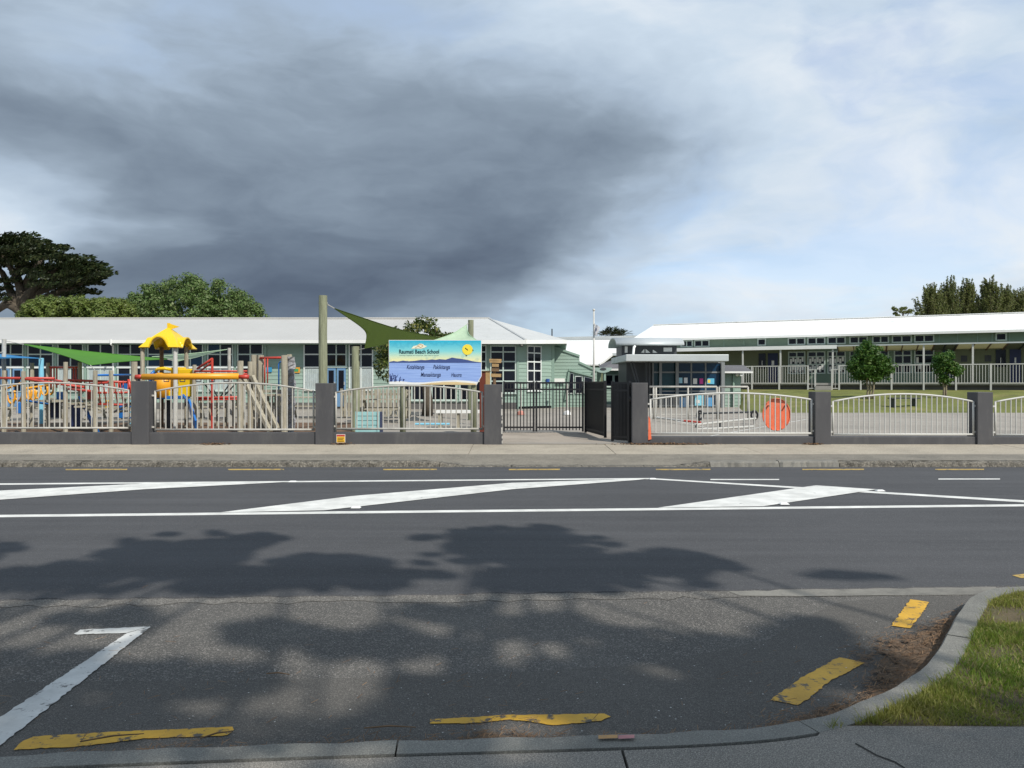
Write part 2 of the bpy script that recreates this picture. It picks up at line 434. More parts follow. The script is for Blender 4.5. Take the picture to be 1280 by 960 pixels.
M['leaf_palm'] = leaf_mat('leaf_palm', (0.020, 0.034, 0.012), (0.034, 0.046, 0.014), (0.055, 0.060, 0.020), 0.1)
M['leaf_pine'] = leaf_mat('leaf_pine', (0.030, 0.055, 0.014), (0.045, 0.070, 0.018), (0.07, 0.085, 0.025), 0.1)
M['grass'] = leaf_mat('grass_blade', (0.13, 0.21, 0.022), (0.23, 0.235, 0.05), (0.36, 0.31, 0.12), 0.4)
M['needle'] = leaf_mat('pine_needle', (0.12, 0.068, 0.036), (0.18, 0.105, 0.055), (0.27, 0.175, 0.10), 0.05, 0.8)
def litter_mat():
    m, nt, N, L, b = new_mat('needle_mat')
    geo = N.new('ShaderNodeNewGeometry'); pos = geo.outputs['Position']
    n = _noise(N, L, pos, 120, 4); n2 = _noise(N, L, pos, 6, 6)
    c = _mix(N, L, _mr(N, L, n, 0.3, 0.7), (0.05, 0.033, 0.021), (0.18, 0.122, 0.075))
    c = _mix(N, L, _mr(N, L, n2, 0.35, 0.7), c, (0.11, 0.072, 0.044))
    L.new(c, b.inputs['Base Color']); b.inputs['Roughness'].default_value = 0.95
    at = N.new('ShaderNodeAttribute'); at.attribute_name = 'cover'
    sm = N.new('ShaderNodeMath'); sm.operation = 'ADD'
    L.new(at.outputs['Fac'], sm.inputs[0]); L.new(_mr(N, L, _noise(N, L, pos, 14, 8, 0.75), 0.3, 0.7, -0.55, 0.55), sm.inputs[1])
    al = _mr(N, L, sm.outputs[0], 0.42, 0.62)
    L.new(al, b.inputs['Alpha'])
    _bump(N, L, n, b, 0.8, 0.006)
    return m
M['litter'] = litter_mat()
def roof_mat(name, rgb, axis, freq, dirt_amt, rough=0.5, bumpd=0.02, dirt=(0.25, 0.25, 0.22)):
    """long run corrugated sheet: real colour and grime; ribs as fine relief"""
    m, nt, N, L, b = new_mat(name)
    geo = N.new('ShaderNodeNewGeometry'); pos = geo.outputs['Position']
    dt = N.new('ShaderNodeVectorMath'); dt.operation = 'DOT_PRODUCT'; L.new(pos, dt.inputs[0]); dt.inputs[1].default_value = axis
    sn = N.new('ShaderNodeMath'); sn.operation = 'MULTIPLY'; L.new(dt.outputs['Value'], sn.inputs[0]); sn.inputs[1].default_value = freq
    s2 = N.new('ShaderNodeMath'); s2.operation = 'SINE'; L.new(sn.outputs[0], s2.inputs[0])
    c = _mix(N, L, _mr(N, L, _noise(N, L, pos, 0.6, 6), 0.3, 0.7), tuple(x*0.93 for x in rgb), rgb)
    c = _mix(N, L, _mr(N, L, _noise(N, L, pos, 2.2, 9, 0.75), 0.52, 0.75, 0, dirt_amt), c, dirt)
    L.new(c, b.inputs['Base Color']); b.inputs['Roughness'].default_value = rough
    _bump(N, L, s2.outputs[0], b, 0.5, bumpd)
    return m
M['roof_left'] = roof_mat('roof_longrun_left', (0.47, 0.46, 0.435), (1, 0, 0), 40, 0.15, bumpd=.003)
M['roof_tile'] = roof_mat('roof_tile_grey', (0.50, 0.51, 0.50), (0, 1, 0), 18, 0.35, 0.7, 0.02)
M['roof_white'] = roof_mat('roof_white', (0.78, 0.78, 0.75), (1, 0, 0), 40, 0.25, bumpd=.003)
M['roof_right'] = roof_mat('roof_right', (0.82, 0.82, 0.79), (0.904, -0.426, 0), 40, 0.55, bumpd=.003)
def glass_dark(name, tint, rough=0.06, wav=0.0):
    m, nt, N, L, b = new_mat(name)
    geo = N.new('ShaderNodeNewGeometry'); pos = geo.outputs['Position']
    c = _mix(N, L, _mr(N, L, _noise(N, L, pos, 1.1, 4), 0.35, 0.7), tuple(x*0.5 for x in tint), tint)
    L.new(c, b.inputs['Base Color']); b.inputs['Roughness'].default_value = rough; b.inputs['Specular IOR Level'].default_value = 0.22
    _bump(N, L, _noise(N, L, pos, 1.6, 2), b, 0.15, 0.02)
    return m
M['glass'] = glass_dark('dark_glass', (0.012, 0.014, 0.022))
M['glass_blue'] = glass_dark('blue_glass', (0.012, 0.045, 0.095))
M['glass_teal'] = glass_dark('teal_glass', (0.02, 0.065, 0.08))
def glass_clear():
    m, nt, N, L, b = new_mat('clear_glass')
    N.remove(b)
    tr = N.new('ShaderNodeBsdfTransparent'); tr.inputs[0].default_value = (0.85, 0.9, 0.9, 1)
    gl = N.new('ShaderNodeBsdfGlossy'); gl.inputs['Roughness'].default_value = 0.05
    ms = N.new('ShaderNodeMixShader'); ms.inputs[0].default_value = 0.07; L.new(tr.outputs[0], ms.inputs[1]); L.new(gl.outputs[0], ms.inputs[2])
    L.new(ms.outputs[0], N['Material Output'].inputs[0])
    return m
M['glass_clear'] = glass_clear()
def sheet(name, rgb, alpha, trans):
    m, nt, N, L, b = new_mat(name)
    geo = N.new('ShaderNodeNewGeometry'); pos = geo.outputs['Position']
    c = _mix(N, L, _mr(N, L, _noise(N, L, pos, 3, 4), 0.3, 0.7), tuple(x*0.88 for x in rgb), rgb)
    L.new(c, b.inputs['Base Color']); b.inputs['Roughness'].default_value = 0.75; b.inputs['Alpha'].default_value = alpha
    tr = N.new('ShaderNodeBsdfTranslucent'); L.new(c, tr.inputs[0])
    ms = N.new('ShaderNodeMixShader'); ms.inputs[0].default_value = trans
    L.new(b.outputs[0], ms.inputs[1]); L.new(tr.outputs[0], ms.inputs[2]); L.new(ms.outputs[0], N['Material Output'].inputs[0])
    return m
M['sail_dark'] = sheet('sail_olive', (0.062, 0.098, 0.008), 1.0, 0.3)
M['sail_green'] = sheet('sail_green', (0.10, 0.30, 0.035), 1.0, 0.35)
M['sail_pale'] = sheet('sail_pale_green', (0.58, 0.76, 0.55), 1.0, 0.4)
M['sail_blue'] = sheet('sail_blue', (0.06, 0.30, 0.62), 1.0, 0.3)
M['poly'] = sheet('polycarbonate', (0.42, 0.40, 0.24), 0.75, 0.5)
M['white_cloth'] = sheet('white_cloth', (0.75, 0.75, 0.78), 1.0, 0.4)
def flat(name, rgb, rough=0.55):
    return mat(name, rgb, rough, 0.03, 4)

# ================================================================== GROUND, ROAD, PATHS
def struct(o): return tag(o, kind='structure')
def sheet_poly(name, pts, mat_, parent=None):
    return MB().poly(pts).build(name, mat_, parent)
def jitter_line(a, b, n, amp, rng):
    out = []
    for i in range(n + 1):
        t = i / n
        p = a.lerp(b, t)
        out.append(Vector((p.x, p.y + rng.uniform(-amp, amp) * (1 if 0 < i < n else 0), p.z)))
    return out

struct(MB().poly([(-900, -300, -0.06), (900, -300, -0.06), (900, 1500, -0.06), (-900, 1500, -0.06)]).build('ground', M['ground']))
# chip seal parking bay
BE0, BE1 = G(0, 751), G(1280, 734)
bdir = (BE1 - BE0).normalized()
bl, br = BE0 - bdir * 40, BE1 + bdir * 40
struct(sheet_poly('parking_bay', [(-44, -4, 0), (46, -4, 0), (br.x, br.y + .6, 0), (bl.x, bl.y + .6, 0)], M['bay']))
# smoother reseal beside the kerb
rj = random.Random(3)
pa = [G(-250, 858, .0015), G(0, 853, .0015), G(200, 851, .0015), G(420, 848, .0015), G(640, 840, .0015), G(820, 830, .0015), G(960, 800, .0015), G(1010, 770, .0015), G(1050, 752, .0015), G(1250, 738, .0015), G(1300, 800, .0015)]
struct(sheet_poly('reseal_strip', [(-5, 1.5, .0015)] + pa + [(3.6, 1.5, .0015)], M['bay2']))
# the old concrete channel between bay and carriageway
rng = random.Random(5)
sa = jitter_line(G(-500, 764, .003), G(900, 747, .003), 60, 0.05, rng) + jitter_line(G(900, 746, .003), G(1245, 744, .003), 20, 0.01, rng)
sb = [G(1330, 727, .003), G(-500, 748, .003)]
struct(sheet_poly('old_channel', sa + sb, M['strip']))
cc = [G(905, 736, .005), G(910, 739, .005), G(926, 744.5, .005), G(1000, 745.2, .005), G(1100, 744.2, .005), G(1245, 743, .005), G(1245, 730, .005), G(905, 733, .005)]
struct(sheet_poly('concrete_channel', cc, M['channel']))
# carriageway, an overlay with a ragged near edge
rng = random.Random(11)
edge = jitter_line(Vector((bl.x, bl.y, .011)), Vector((br.x, br.y, .011)), 900, 0.022, rng)
road = MB()
far = [Vector((p.x * 1.25, 14.72, .011)) for p in edge]
low = [Vector((p.x, p.y - 0.01, .0)) for p in edge]
n = len(edge)
road.add(edge + far, [(i, i + 1, n + i + 1, n + i) for i in range(n - 1)])
road.add(low + edge, [(i, i + 1, n + i + 1, n + i) for i in range(n - 1)])
struct(road.build('road', M['road']))
ZR = 0.014
def marking(name, px, mat_, z=ZR, jit=0.0, seed=1):
    r_ = random.Random(seed)
    pts = [G(x, y, z) for x, y in px]
    if jit:
        out = []
        for i, p in enumerate(pts):
            q = pts[(i + 1) % len(pts)]
            k = max(1, int((q - p).length / 0.022))
            for j in range(k):
                s = p.lerp(q, j / k)
                out.append(Vector((s.x + r_.uniform(-jit, jit), s.y + r_.uniform(-jit, jit), z)))
        pts = out
    return struct(sheet_poly(name, pts, mat_))
def px_line(x, a, b): return a[1] + (b[1] - a[1]) * (x - a[0]) / (b[0] - a[0])
WL = ((0, 645), (1280, 631.5))
marking('white_line', [(-700, px_line(-700, *WL) + 1.6), (1900, px_line(1900, *WL) + 1.3), (1900, px_line(1900, *WL) - 1.2), (-700, px_line(-700, *WL) - 1.6)], M['white_paint'])
UL = ((0, 605), (815, 598))
marking('white_line', [(-700, px_line(-700, *UL) + 1.1), (812, 598.9), (812, 597.5), (-700, px_line(-700, *UL) - 1.0)], M['white_paint'])
marking('white_line', [(812.6, 599.0), (1280, 628), (1700, 654), (1700, 650.5), (1280, 625.3), (812.6, 597.5)], M['white_paint'])
HX = [((-330, 640.4), (-205, 638.5), (0, 624.5), (180, 611.5), (368, 601.9), (368, 601.2), (200, 603.4), (0, 613.2)),
      ((275, 640.4), (405, 637.8), (640, 611.5), (795, 600.0), (810, 598.2), (640, 603.4), (440, 620)),
      ((822, 634.6), (954, 632.7), (1096, 611.6), (1020, 606.6))]
for hx in HX:
    marking('hatch_marking', hx, M['white_paint'], ZR + .004)
for x0, x1, y in ((888, 974, 599.2), (1173, 1250, 598.6), (1500, 1580, 597.5)):
    marking('lane_dash', [(x0, y + .8), (x1, y + .7), (x1, y - .5), (x0, y - .5)], M['white_paint'])
for x0, x1 in ((-110, -35), (82, 159), (285, 355), (479, 546), (636, 700), (820, 888), (1003, 1080), (1169, 1230), (1330, 1400)):
    marking('kerbside_dash', [(x0, 587.6), (x1, 587.4), (x1, 585.9), (x0, 586.1)], M['yellow_road'])
marking('kerbside_dash', [(1265, 719), (1276, 722.5), (1420, 721), (1420, 715), (1290, 716)], M['yellow_road'])
# parking marks on the bay
marking('bay_marking', [(92, 793), (100, 787), (188, 783), (158, 791)], M['white_worn'], .0045, .006, 2)
marking('bay_marking', [(188.5, 783.2), (158.5, 791.2), (-40, 923), (-150, 1005), (-90, 1005), (20, 916)], M['white_worn'], .007, .006, 3)
marking('bay_dash', [(18, 937), (28, 926), (42, 920.5), (150, 914), (290, 908.5), (293, 912), (284, 919), (180, 923), (90, 934), (50, 935)], M['yellow_worn'], .0055, .004, 4)
marking('bay_dash', [(537, 904.5), (537, 899), (640, 893.5), (756, 892), (763, 896), (752, 901), (690, 906.5), (664, 902), (636, 899.5), (590, 904)], M['yellow_worn'], .0055, .004, 5)
marking('bay_dash', [(963, 875), (1000, 848), (1048, 821.5), (1081, 828), (1060, 840), (1040, 849), (1012, 872), (998, 881.5)], M['yellow_worn'], .0055, .005, 6)
marking('bay_dash', [(1114, 782), (1124, 768), (1138, 749), (1162, 752.5), (1150, 770), (1138, 785)], M['yellow_worn'], .0075, .006, 7)
# raised reflective studs
for i, (x, y) in enumerate(((445, 634.5), (980, 630), (366, 602.2), (1100, 613.5), (816, 598.8))):
    c = G(x, y, .0185); m = MB()
    w, l, h = .06, .05, .016
    m.add([(c.x-w, c.y-l, c.z), (c.x+w, c.y-l, c.z), (c.x+w, c.y+l, c.z), (c.x-w, c.y+l, c.z), (c.x-w*.7, c.y-l*.4, c.z+h), (c.x+w*.7, c.y-l*.4, c.z+h), (c.x+w*.7, c.y+l*.4, c.z+h), (c.x-w*.7, c.y+l*.4, c.z+h)],
          [(0,3,2,1),(4,5,6,7),(0,1,5,4),(1,2,6,5),(2,3,7,6),(3,0,4,7)])
    lab = ['on the lower edge line under the long hatch bar', 'on the lower edge line beside the short hatch bar', 'where the first hatch bar meets the upper line', 'at the tip of the short wide hatch bar', 'where the long hatch bar meets the upper line'][i]
    tag(m.build('road_stud', M['white_trim']), 'white raised road stud ' + lab, 'road stud', 'road studs of the flush median')

# ---- near kerb, berm and footpath
KP = [(-700, 977), (-300, 957), (0, 943), (140, 936), (420, 926), (700, 918), (860, 912.5), (960, 905), (1026, 892.5), (1081, 872), (1125, 851), (1160, 824), (1181, 793), (1198, 763), (1215, 744), (1242, 735.5), (1280, 732), (1400, 728), (1700, 722), (2200, 715)]
ZK = 0.105
def catmull(pts, step):
    out = []
    for i in range(len(pts) - 1):
        p0 = pts[max(i-1, 0)]; p1 = pts[i]; p2 = pts[i+1]; p3 = pts[min(i+2, len(pts)-1)]
        k = max(2, int((p2 - p1).length / step))
        for j in range(k):
            t = j / k
            out.append(0.5 * ((2*p1) + (p2-p0)*t + (2*p0-5*p1+4*p2-p3)*t*t + (3*p1-p0-3*p2+p3)*t*t*t))
    out.append(pts[-1])
    return out
kf = catmull([G(x, y, ZK) for x, y in KP], 0.06)
def offset(line, d):
    out = []
    for i, p in enumerate(line):
        t = line[min(i+1, len(line)-1)] - line[max(i-1, 0)]; t.z = 0; t.normalize()
        out.append(p + Vector((t.y, -t.x, 0)) * d)
    return out
kb = offset(kf, 0.135)
kerb = struct(bpy.data.objects.new('kerb', None)); COL.objects.link(kerb)
acc = 0; start = 0; dist = 0; cuts = [0]
for i in range(1, len(kf)):
    dist += (kf[i] - kf[i-1]).length
    if dist > 1.75: cuts.append(i); dist = 0
cuts.append(len(kf) - 1)
rk = random.Random(2)
for a, b in zip(cuts[:-1], cuts[1:]):
    m = MB(); dz = rk.uniform(-.004, .004)
    off_f = offset(kf, 0.014)
    prof = []
    for i in range(a, b + 1):
        q = Vector((0, 0, 0))
        if i == a: q = (kf[i+1] - kf[i]).normalized() * .004
        if i == b: q = (kf[i-1] - kf[i]).normalized() * .004
        wob = .003 * math.sin(i * .9) + rk.uniform(-.0015, .0015)
        f, o2, bk = kf[i] + q, off_f[i] + q, kb[i] + q
        tn = (f - bk).normalized()
        prof.append([f + tn * .012 + Vector((0, 0, -ZK - .01)), f + Vector((0, 0, -.02 + dz + wob)), o2 + Vector((0, 0, dz + wob)), bk + Vector((0, 0, dz + .004)), bk + Vector((0, 0, -ZK - .01))])
    k = len(prof)
    vs = [v for p in prof for v in p]; fs = []
    for i in range(k - 1):
        for j in range(4): fs.append((i*5+j, (i+1)*5+j, (i+1)*5+j+1, i*5+j+1))
    fs += [(4, 3, 2, 1, 0), tuple((k-1)*5 + j for j in range(5))]
    m.add(vs, fs); m.build('kerb_stone', M['kerb'], kerb)
# paint patch on the kerb top
for x0, x1, c in ((748, 772, (0.55, 0.30, 0.10)), (773, 793, (0.52, 0.22, 0.22))):
    pts = [G(x0, 923.5, ZK + .012), G(x1, 922.5, ZK + .012), G(x1, 918.2, ZK + .012), G(x0, 919, ZK + .012)]
    struct(sheet_poly('kerb_paint', pts, paint('kerb_paint_%d' % x0, c, (0.2, 0.2, 0.19), 0.42)))
# footpath base (shows in the joints) and slabs
kb2 = offset(kf, 0.150)
iend = min(range(len(kb2)), key=lambda i: (kb2[i] - G(1030, 905, ZK)).length)
pathline = [Vector((p.x, p.y, ZK)) for p in kb2[:iend]]
FL = lambda X: G(1030, 906, ZK).y + (X - G(1030, 906, ZK).x) * (-0.012)
struct(MB().poly([(-30, -6, ZK - .03), (30, -6, ZK - .03), (30, FL(30), ZK - .03)] + [(p.x, p.y, ZK - .03) for p in reversed([q for q in pathline if q.x > -12])] + [(-30, pathline[0].y, ZK - .03)]).build('footpath_base', M['joint']))
near_path = struct(bpy.data.objects.new('near_footpath', None)); COL.objects.link(near_path)
def path_front(X):
    if X > pathline[-1].x: return FL(X)
    for a, b in zip(pathline[:-1], pathline[1:]):
        if a.x <= X <= b.x: return a.y + (b.y - a.y) * (X - a.x) / max(1e-6, b.x - a.x)
    return pathline[0].y
for x0, x1 in ((-8.55, -5.55), (-5.55, -2.55), (-2.55, .45), (.45, 3.45), (3.45, 6.45), (6.45, 9.45)):
    for row, (y0, y1) in enumerate(((-4.0, 1.2), (1.2, None))):
        g = .006
        xs = np.linspace(x0 + g, x1 - g, 40)
        if y1 is None: top = [(x, path_front(x) - .008, ZK) for x in xs]
        else: top = [(x1 - g, y1 - g, ZK), (x0 + g, y1 - g, ZK)][::-1]
        pts = [(x1 - g, y0 + g, ZK), (x0 + g, y0 + g, ZK)] + top
        MB().prism(pts[::-1], (0, 0, -.05)).build('path_slab', M['near_path'], near_path)
# a hair crack across the nearest slab
m = MB(); pts = [G(1069, 929, ZK + .003), G(1080, 935, ZK + .003), G(1096, 944, ZK + .003), G(1118, 952, ZK + .003), G(1131, 960, ZK + .003)]
m.poly([p + Vector((-.003, -.003, 0)) for p in pts] + [p + Vector((.004, .004, 0)) for p in reversed(pts)])
struct(m.build('slab_crack', M['joint']))
# grass berm
berm = [Vector((p.x, p.y, ZK - .006)) for p in kb[iend:]]
bm_poly = [v for v in berm if v.x < 20]
nb = len(bm_poly); bx0 = bm_poly[0].x
fl_ = [Vector((bx0 + (20 - bx0) * (i / (nb - 1)) ** 1.5, 0, ZK - .006)) for i in range(nb)]
for v in fl_: v.y = FL(v.x) - .01
struct(MB().add(bm_poly + fl_, [(i, nb + i, nb + i + 1, i + 1) for i in range(nb - 1)]).build('grass_berm', M['soil']))

def fast_quads(name, V, mat_, parent=None, smooth=False):
    """V: (N,4,3) array of quads in world space"""
    off = root_loc(parent) if parent is not None else Vector((0, 0, 0))
    n = len(V)
    me = bpy.data.meshes.new(name)
    me.vertices.add(4 * n); me.loops.add(4 * n); me.polygons.add(n)
    me.vertices.foreach_set('co', (V.reshape(-1, 3) - np.array(off)).astype(np.float32).ravel())
    me.loops.foreach_set('vertex_index', np.arange(4 * n, dtype=np.int32))
    me.polygons.foreach_set('loop_start', np.arange(0, 4 * n, 4, dtype=np.int32))
    me.materials.append(mat_)
    me.update(calc_edges=True)
    return link(bpy.data.objects.new(name, me), parent)
def in_poly(x, y, poly):
    c = np.zeros(len(x), bool); n = len(poly)
    for i in range(n):
        x0, y0 = poly[i]; x1, y1 = poly[(i+1) % n]
        t = ((y0 > y) != (y1 > y)) & (x < (x1 - x0) * (y - y0) / (y1 - y0 + 1e-12) + x0)
        c ^= t
    return c
def blades(name, X, Y, Z, h, w, lean, mat_, rng):
    n = len(X)
    a = rng.uniform(0, 2*np.pi, n); la = rng.uniform(0, 2*np.pi, n); ll = np.abs(rng.normal(0, lean, n)) * h
    dx, dy = np.cos(a) * w / 2, np.sin(a) * w / 2
    V = np.zeros((n, 4, 3))
    V[:, 0] = np.stack([X - dx, Y - dy, Z], 1); V[:, 1] = np.stack([X + dx, Y + dy, Z], 1)
    tx, ty = X + np.cos(la) * ll, Y + np.sin(la) * ll
    V[:, 2] = np.stack([tx + dx * .25, ty + dy * .25, Z + h], 1); V[:, 3] = np.stack([tx - dx * .25, ty - dy * .25, Z + h], 1)
    return fast_quads(name, V, mat_)
rg = np.random.default_rng(4)
bp = [(v.x, v.y) for v in bm_poly] + [(20, FL(20) + .01), (bm_poly[0].x, FL(bm_poly[0].x) + .01)]
X = rg.uniform(1.0, 6.0, 330000); Y = rg.uniform(3.0, 6.2, 330000)
k = in_poly(X, Y, bp); X, Y = X[k], Y[k]
cov = np.sin(X * 3.1 + 1.0) * np.cos(Y * 3.7 + .5) + .6 * np.sin(X * 7.3 + Y * 5.1) + .5 * np.sin(Y * 11 - X * 4)
k = (cov + rg.normal(0, .55, len(X))) > -0.35; X, Y = X[k], Y[k]
h = rg.uniform(.010, .034, len(X)) * (1 + .5 * np.sin(X * 5) * np.sin(Y * 6))
tag(blades('berm_grass', X, Y, np.full(len(X), ZK - .008), h, .006, .8, M['grass'], rg), 'patchy short green grass on the roadside berm', 'grass', kind='stuff')
# thick tufts along the kerb back and the path edge
tx, ty = [], []
for i in range(iend + 1, len(kb) - 1):
    if kb[i].x > 6: break
    n_ = 90 if i < iend + 14 else 14
    q_ = (kb[i] - kf[i]).normalized(); o_ = np.abs(rg.normal(.012, .04, n_)) + .008
    tx += list(kb[i].x + q_.x * o_ + rg.normal(0, .012, n_)); ty += list(kb[i].y + q_.y * o_ + rg.normal(0, .012, n_))
tx = np.array(tx); ty = np.array(ty); k = in_poly(tx, ty, bp); tx, ty = tx[k], ty[k]
tag(blades('kerb_grass', tx, ty, np.full(len(tx), ZK - .008), rg.uniform(.02, .055, len(tx)), .005, .8, M['grass'], rg), 'longer grass tufts growing against the back of the kerb', 'grass', kind='stuff')

# ---- needle litter along the gutter: a mat of dirt plus loose needles
def litter_strip():
    xs, vs, fs, cv = [], [], [], []
    widths = []
    line = [p for p in kf if -6 < p.x < 6.5]
    n = len(line); K = 9
    outl = None
    for i, p in enumerate(line):
        px = p.x / p.y * F + 640
        w = .10 + .05 * math.sin(px * .013) + .04 * math.sin(px * .031 + 1)
        w += .055 if 270 < px < 1010 else 0
        if px < 60: w *= .5
        if px > 1000: w += .25 * math.exp(-((p.y - 4.35) / .42) ** 2)
        if p.y > 5.0: w *= max(0.15, 1 - (p.y - 5.0) / .45)
        if px > 1230: w = .04
        widths.append(w * .92)
    offs = [offset(line, -0.012 - j / (K - 1)) for j in (0, 1)]
    for i, p in enumerate(line):
        t = line[min(i+1, n-1)] - line[max(i-1, 0)]; t.z = 0; t.normalize(); nn = Vector((-t.y, t.x, 0))
        for j in range(K):
            q = p + nn * (-.01 + widths[i] * 1.5 * j / (K - 1))
            vs.append((q.x, q.y, .017 + .012 * (1 - j / (K - 1)) ** 2)); cv.append(1.2 - 1.05 * (j / (K - 1)))
    for i in range(n - 1):
        for j in range(K - 1):
            fs.append((i*K+j, i*K+j+1, (i+1)*K+j+1, (i+1)*K+j))
    o = MB().add(vs, fs).build('gutter_litter', M['litter'])
    at = o.data.attributes.new('cover', 'FLOAT', 'POINT'); at.data.foreach_set('value', cv)
    tag(o, 'brown mat of fallen pine needles lying in the gutter', 'litter', kind='stuff')
    return line, widths
line, widths = litter_strip()
rn = np.random.default_rng(9)
nx, ny, nz = [], [], []
for i in range(1, len(line)):
    p = line[i]; t = line[i] - line[i-1]; t.z = 0; t.normalize(); nn = Vector((-t.y, t.x, 0))
    k = int(14 + widths[i] * 200)
    o = np.abs(rn.normal(0, .62, k)) * widths[i] * 1.1 + .005
    nx += list(p.x + nn.x * o + rn.normal(0, .03, k)); ny += list(p.y + nn.y * o + rn.normal(0, .02, k)); nz += list(.026 + rn.uniform(0, .012, k))
# scattered ones over the bay
k = 320; nx += list(rn.uniform(-3.5, 4, k)); ny += list(3.6 + np.abs(rn.normal(0, .8, k))); nz += [.02] * k
nx, ny, nz = map(np.array, (nx, ny, nz)); k = len(nx)
a = rn.uniform(0, np.pi, k); ln = rn.uniform(.02, .065, k) / 2; w = .0013
V = np.zeros((k, 4, 3)); dx, dy = np.cos(a) * ln, np.sin(a) * ln; ex, ey = -np.sin(a) * w, np.cos(a) * w
tz = rn.normal(0, .004, k)
V[:, 0] = np.stack([nx-dx-ex, ny-dy-ey, nz-tz], 1); V[:, 1] = np.stack([nx+dx-ex, ny+dy-ey, nz+tz], 1)
V[:, 2] = np.stack([nx+dx+ex, ny+dy+ey, nz+tz+.001], 1); V[:, 3] = np.stack([nx-dx+ex, ny-dy+ey, nz-tz+.001], 1)
tag(fast_quads('fallen_needles', V, M['needle']), 'loose brown pine needles scattered over the parking bay and gutter', 'needles', kind='stuff')
k = 420; gx_ = rn.uniform(-3.6, 4.2, k); gy_ = 3.5 + np.abs(rn.normal(0, 1.1, k)); gs = rn.uniform(.0015, .0045, k)
V = np.zeros((k, 4, 3))
for j, (c1, c2) in enumerate(((-1, -.7), (1, -1), (.8, 1), (-1, .6))):
    V[:, j] = np.stack([gx_ + gs * c1, gy_ + gs * c2, np.full(k, .0085) + gs * .5], 1)
kk = gy_ < 5.6
tag(fast_quads('loose_grit', V[kk], M['white_worn']), 'pale specks of grit and litter on the parking bay', 'grit', kind='stuff')
# a few twigs
for i, (x0, y0, x1, y1) in enumerate(((333, 842, 362, 843), (455, 938 - 28, 520, 909), (100, 927, 180, 917), (250, 923, 290, 914))):
    a_, b_ = G(x0, y0, .026), G(x1, y1, .028); mid = a_.lerp(b_, .5) + Vector((0, .01, .004))
    tag(MB().tube([a_, mid, b_], [.003, .004, .002], 5).build('twig', M['timber_brown']), ['thin brown twig lying alone on the parking bay', 'thin twig lying in the gutter between two yellow dashes', 'thin twig lying across the start of the longest yellow dash', 'thin twig at the end of the longest yellow dash'][i], 'twig', 'twigs on the parking bay')

# ---- far side: kerb, verge, footpath, crossing, yard
kerb2 = struct(bpy.data.objects.new('far_kerb', None)); COL.objects.link(kerb2)
rk = random.Random(8)
x = -16.0
def kerb_top(X):
    """full height kerb, dropped at the vehicle crossing"""
    a, b = -0.9, 3.1
    if X < a - .7 or X > b + .8: return .118
    if X < a: return .118 - .09 * (X - a + .7) / .7
    if X > b: return .028 + .09 * (X - b) / .8
    return .028
while x < 18:
    L_ = rk.uniform(1.1, 1.5); m = MB(); dz = rk.uniform(-.01, .008)
    k = 21; vs, fs = [], []
    for i in range(k):
        X = x + .006 + (L_ - .012) * i / (k - 1); zt = kerb_top(X) + dz + (rk.uniform(-.016, .008) if not 4.2 < x + L_/2 < 6.9 else 0)
        zr = max(.03, zt)
        vs += [(X, 14.69 + rk.uniform(-.03, .012), -.01), (X, 14.72 + rk.uniform(-.03, .016), max(.02, zt - .03)), (X, 14.76, zr), (X, 14.90, zr + .004), (X, 14.90, -.01)]
    for i in range(k - 1):
        for j in range(4): fs.append((i*5+j, (i+1)*5+j, (i+1)*5+j+1, i*5+j+1))
    fs += [(4,3,2,1,0), tuple((k-1)*5+j for j in range(5))]
    m.add(vs, fs); m.build('kerb_stone', M['channel'] if 4.2 < x + L_/2 < 6.9 else M['kerb_far'], kerb2)
    x += L_
def grid(name, x0, x1, y0, y1, nx_, ny_, zf, mat_):
    vs = [(x0 + (x1-x0)*i/nx_, y0 + (y1-y0)*j/ny_, zf(x0 + (x1-x0)*i/nx_, y0 + (y1-y0)*j/ny_)) for j in range(ny_+1) for i in range(nx_+1)]
    fs = [(j*(nx_+1)+i, j*(nx_+1)+i+1, (j+1)*(nx_+1)+i+1, (j+1)*(nx_+1)+i) for j in range(ny_) for i in range(nx_)]
    return MB().add(vs, fs).build(name, mat_)
def vz(X, Y):
    t = (Y - 14.88) / (15.85 - 14.88)
    return kerb_top(X) * (1 - t) + .148 * t
struct(grid('verge', -40, 40, 14.88, 15.87, 400, 6, vz, M['verge']))
fpth = struct(bpy.data.objects.new('far_footpath', None)); COL.objects.link(fpth)
x = -25.3; rk = random.Random(31)
while x < 26:
    L_ = 3.05; g = .005; dz = rk.uniform(-.003, .003)
    MB().add([(x+g, 15.87, .10), (x+L_-g, 15.87, .10), (x+L_-g, 17.86, .15), (x+g, 17.86, .15), (x+g, 15.87, .15+dz), (x+L_-g, 15.87, .15+dz), (x+L_-g, 17.86, .2+dz), (x+g, 17.86, .2+dz)],
             [(0,3,2,1),(4,5,6,7),(0,1,5,4),(1,2,6,5),(2,3,7,6),(3,0,4,7)]).build('path_slab', M['concrete_path'], fpth)
    x += L_
struct(MB().poly([(-40, 15.8, .11), (40, 15.8, .11), (40, 18.3, .168), (-40, 18.3, .168)]).build('path_base', M['joint']))
struct(grid('school_yard', -60, 70, 17.9, 90, 13, 40, lambda X, Y: zg(Y) - .012, M['yard']))
struct(sheet_poly('gate_drive', [(-.55, 17.84, .205), (3.2, 17.84, .205), (3.2, 21.2, zg(21.2) + .002), (-.6, 21.2, zg(21.2) + .002)], M['drive']))
struct(sheet_poly('bark_bed', [(-16, 18.25, zg(18.25) + .004), (-4.2, 18.25, zg(18.25) + .004), (-4.6, 25, zg(25) + .004), (-18, 25, zg(25) + .004)], M['bark']))
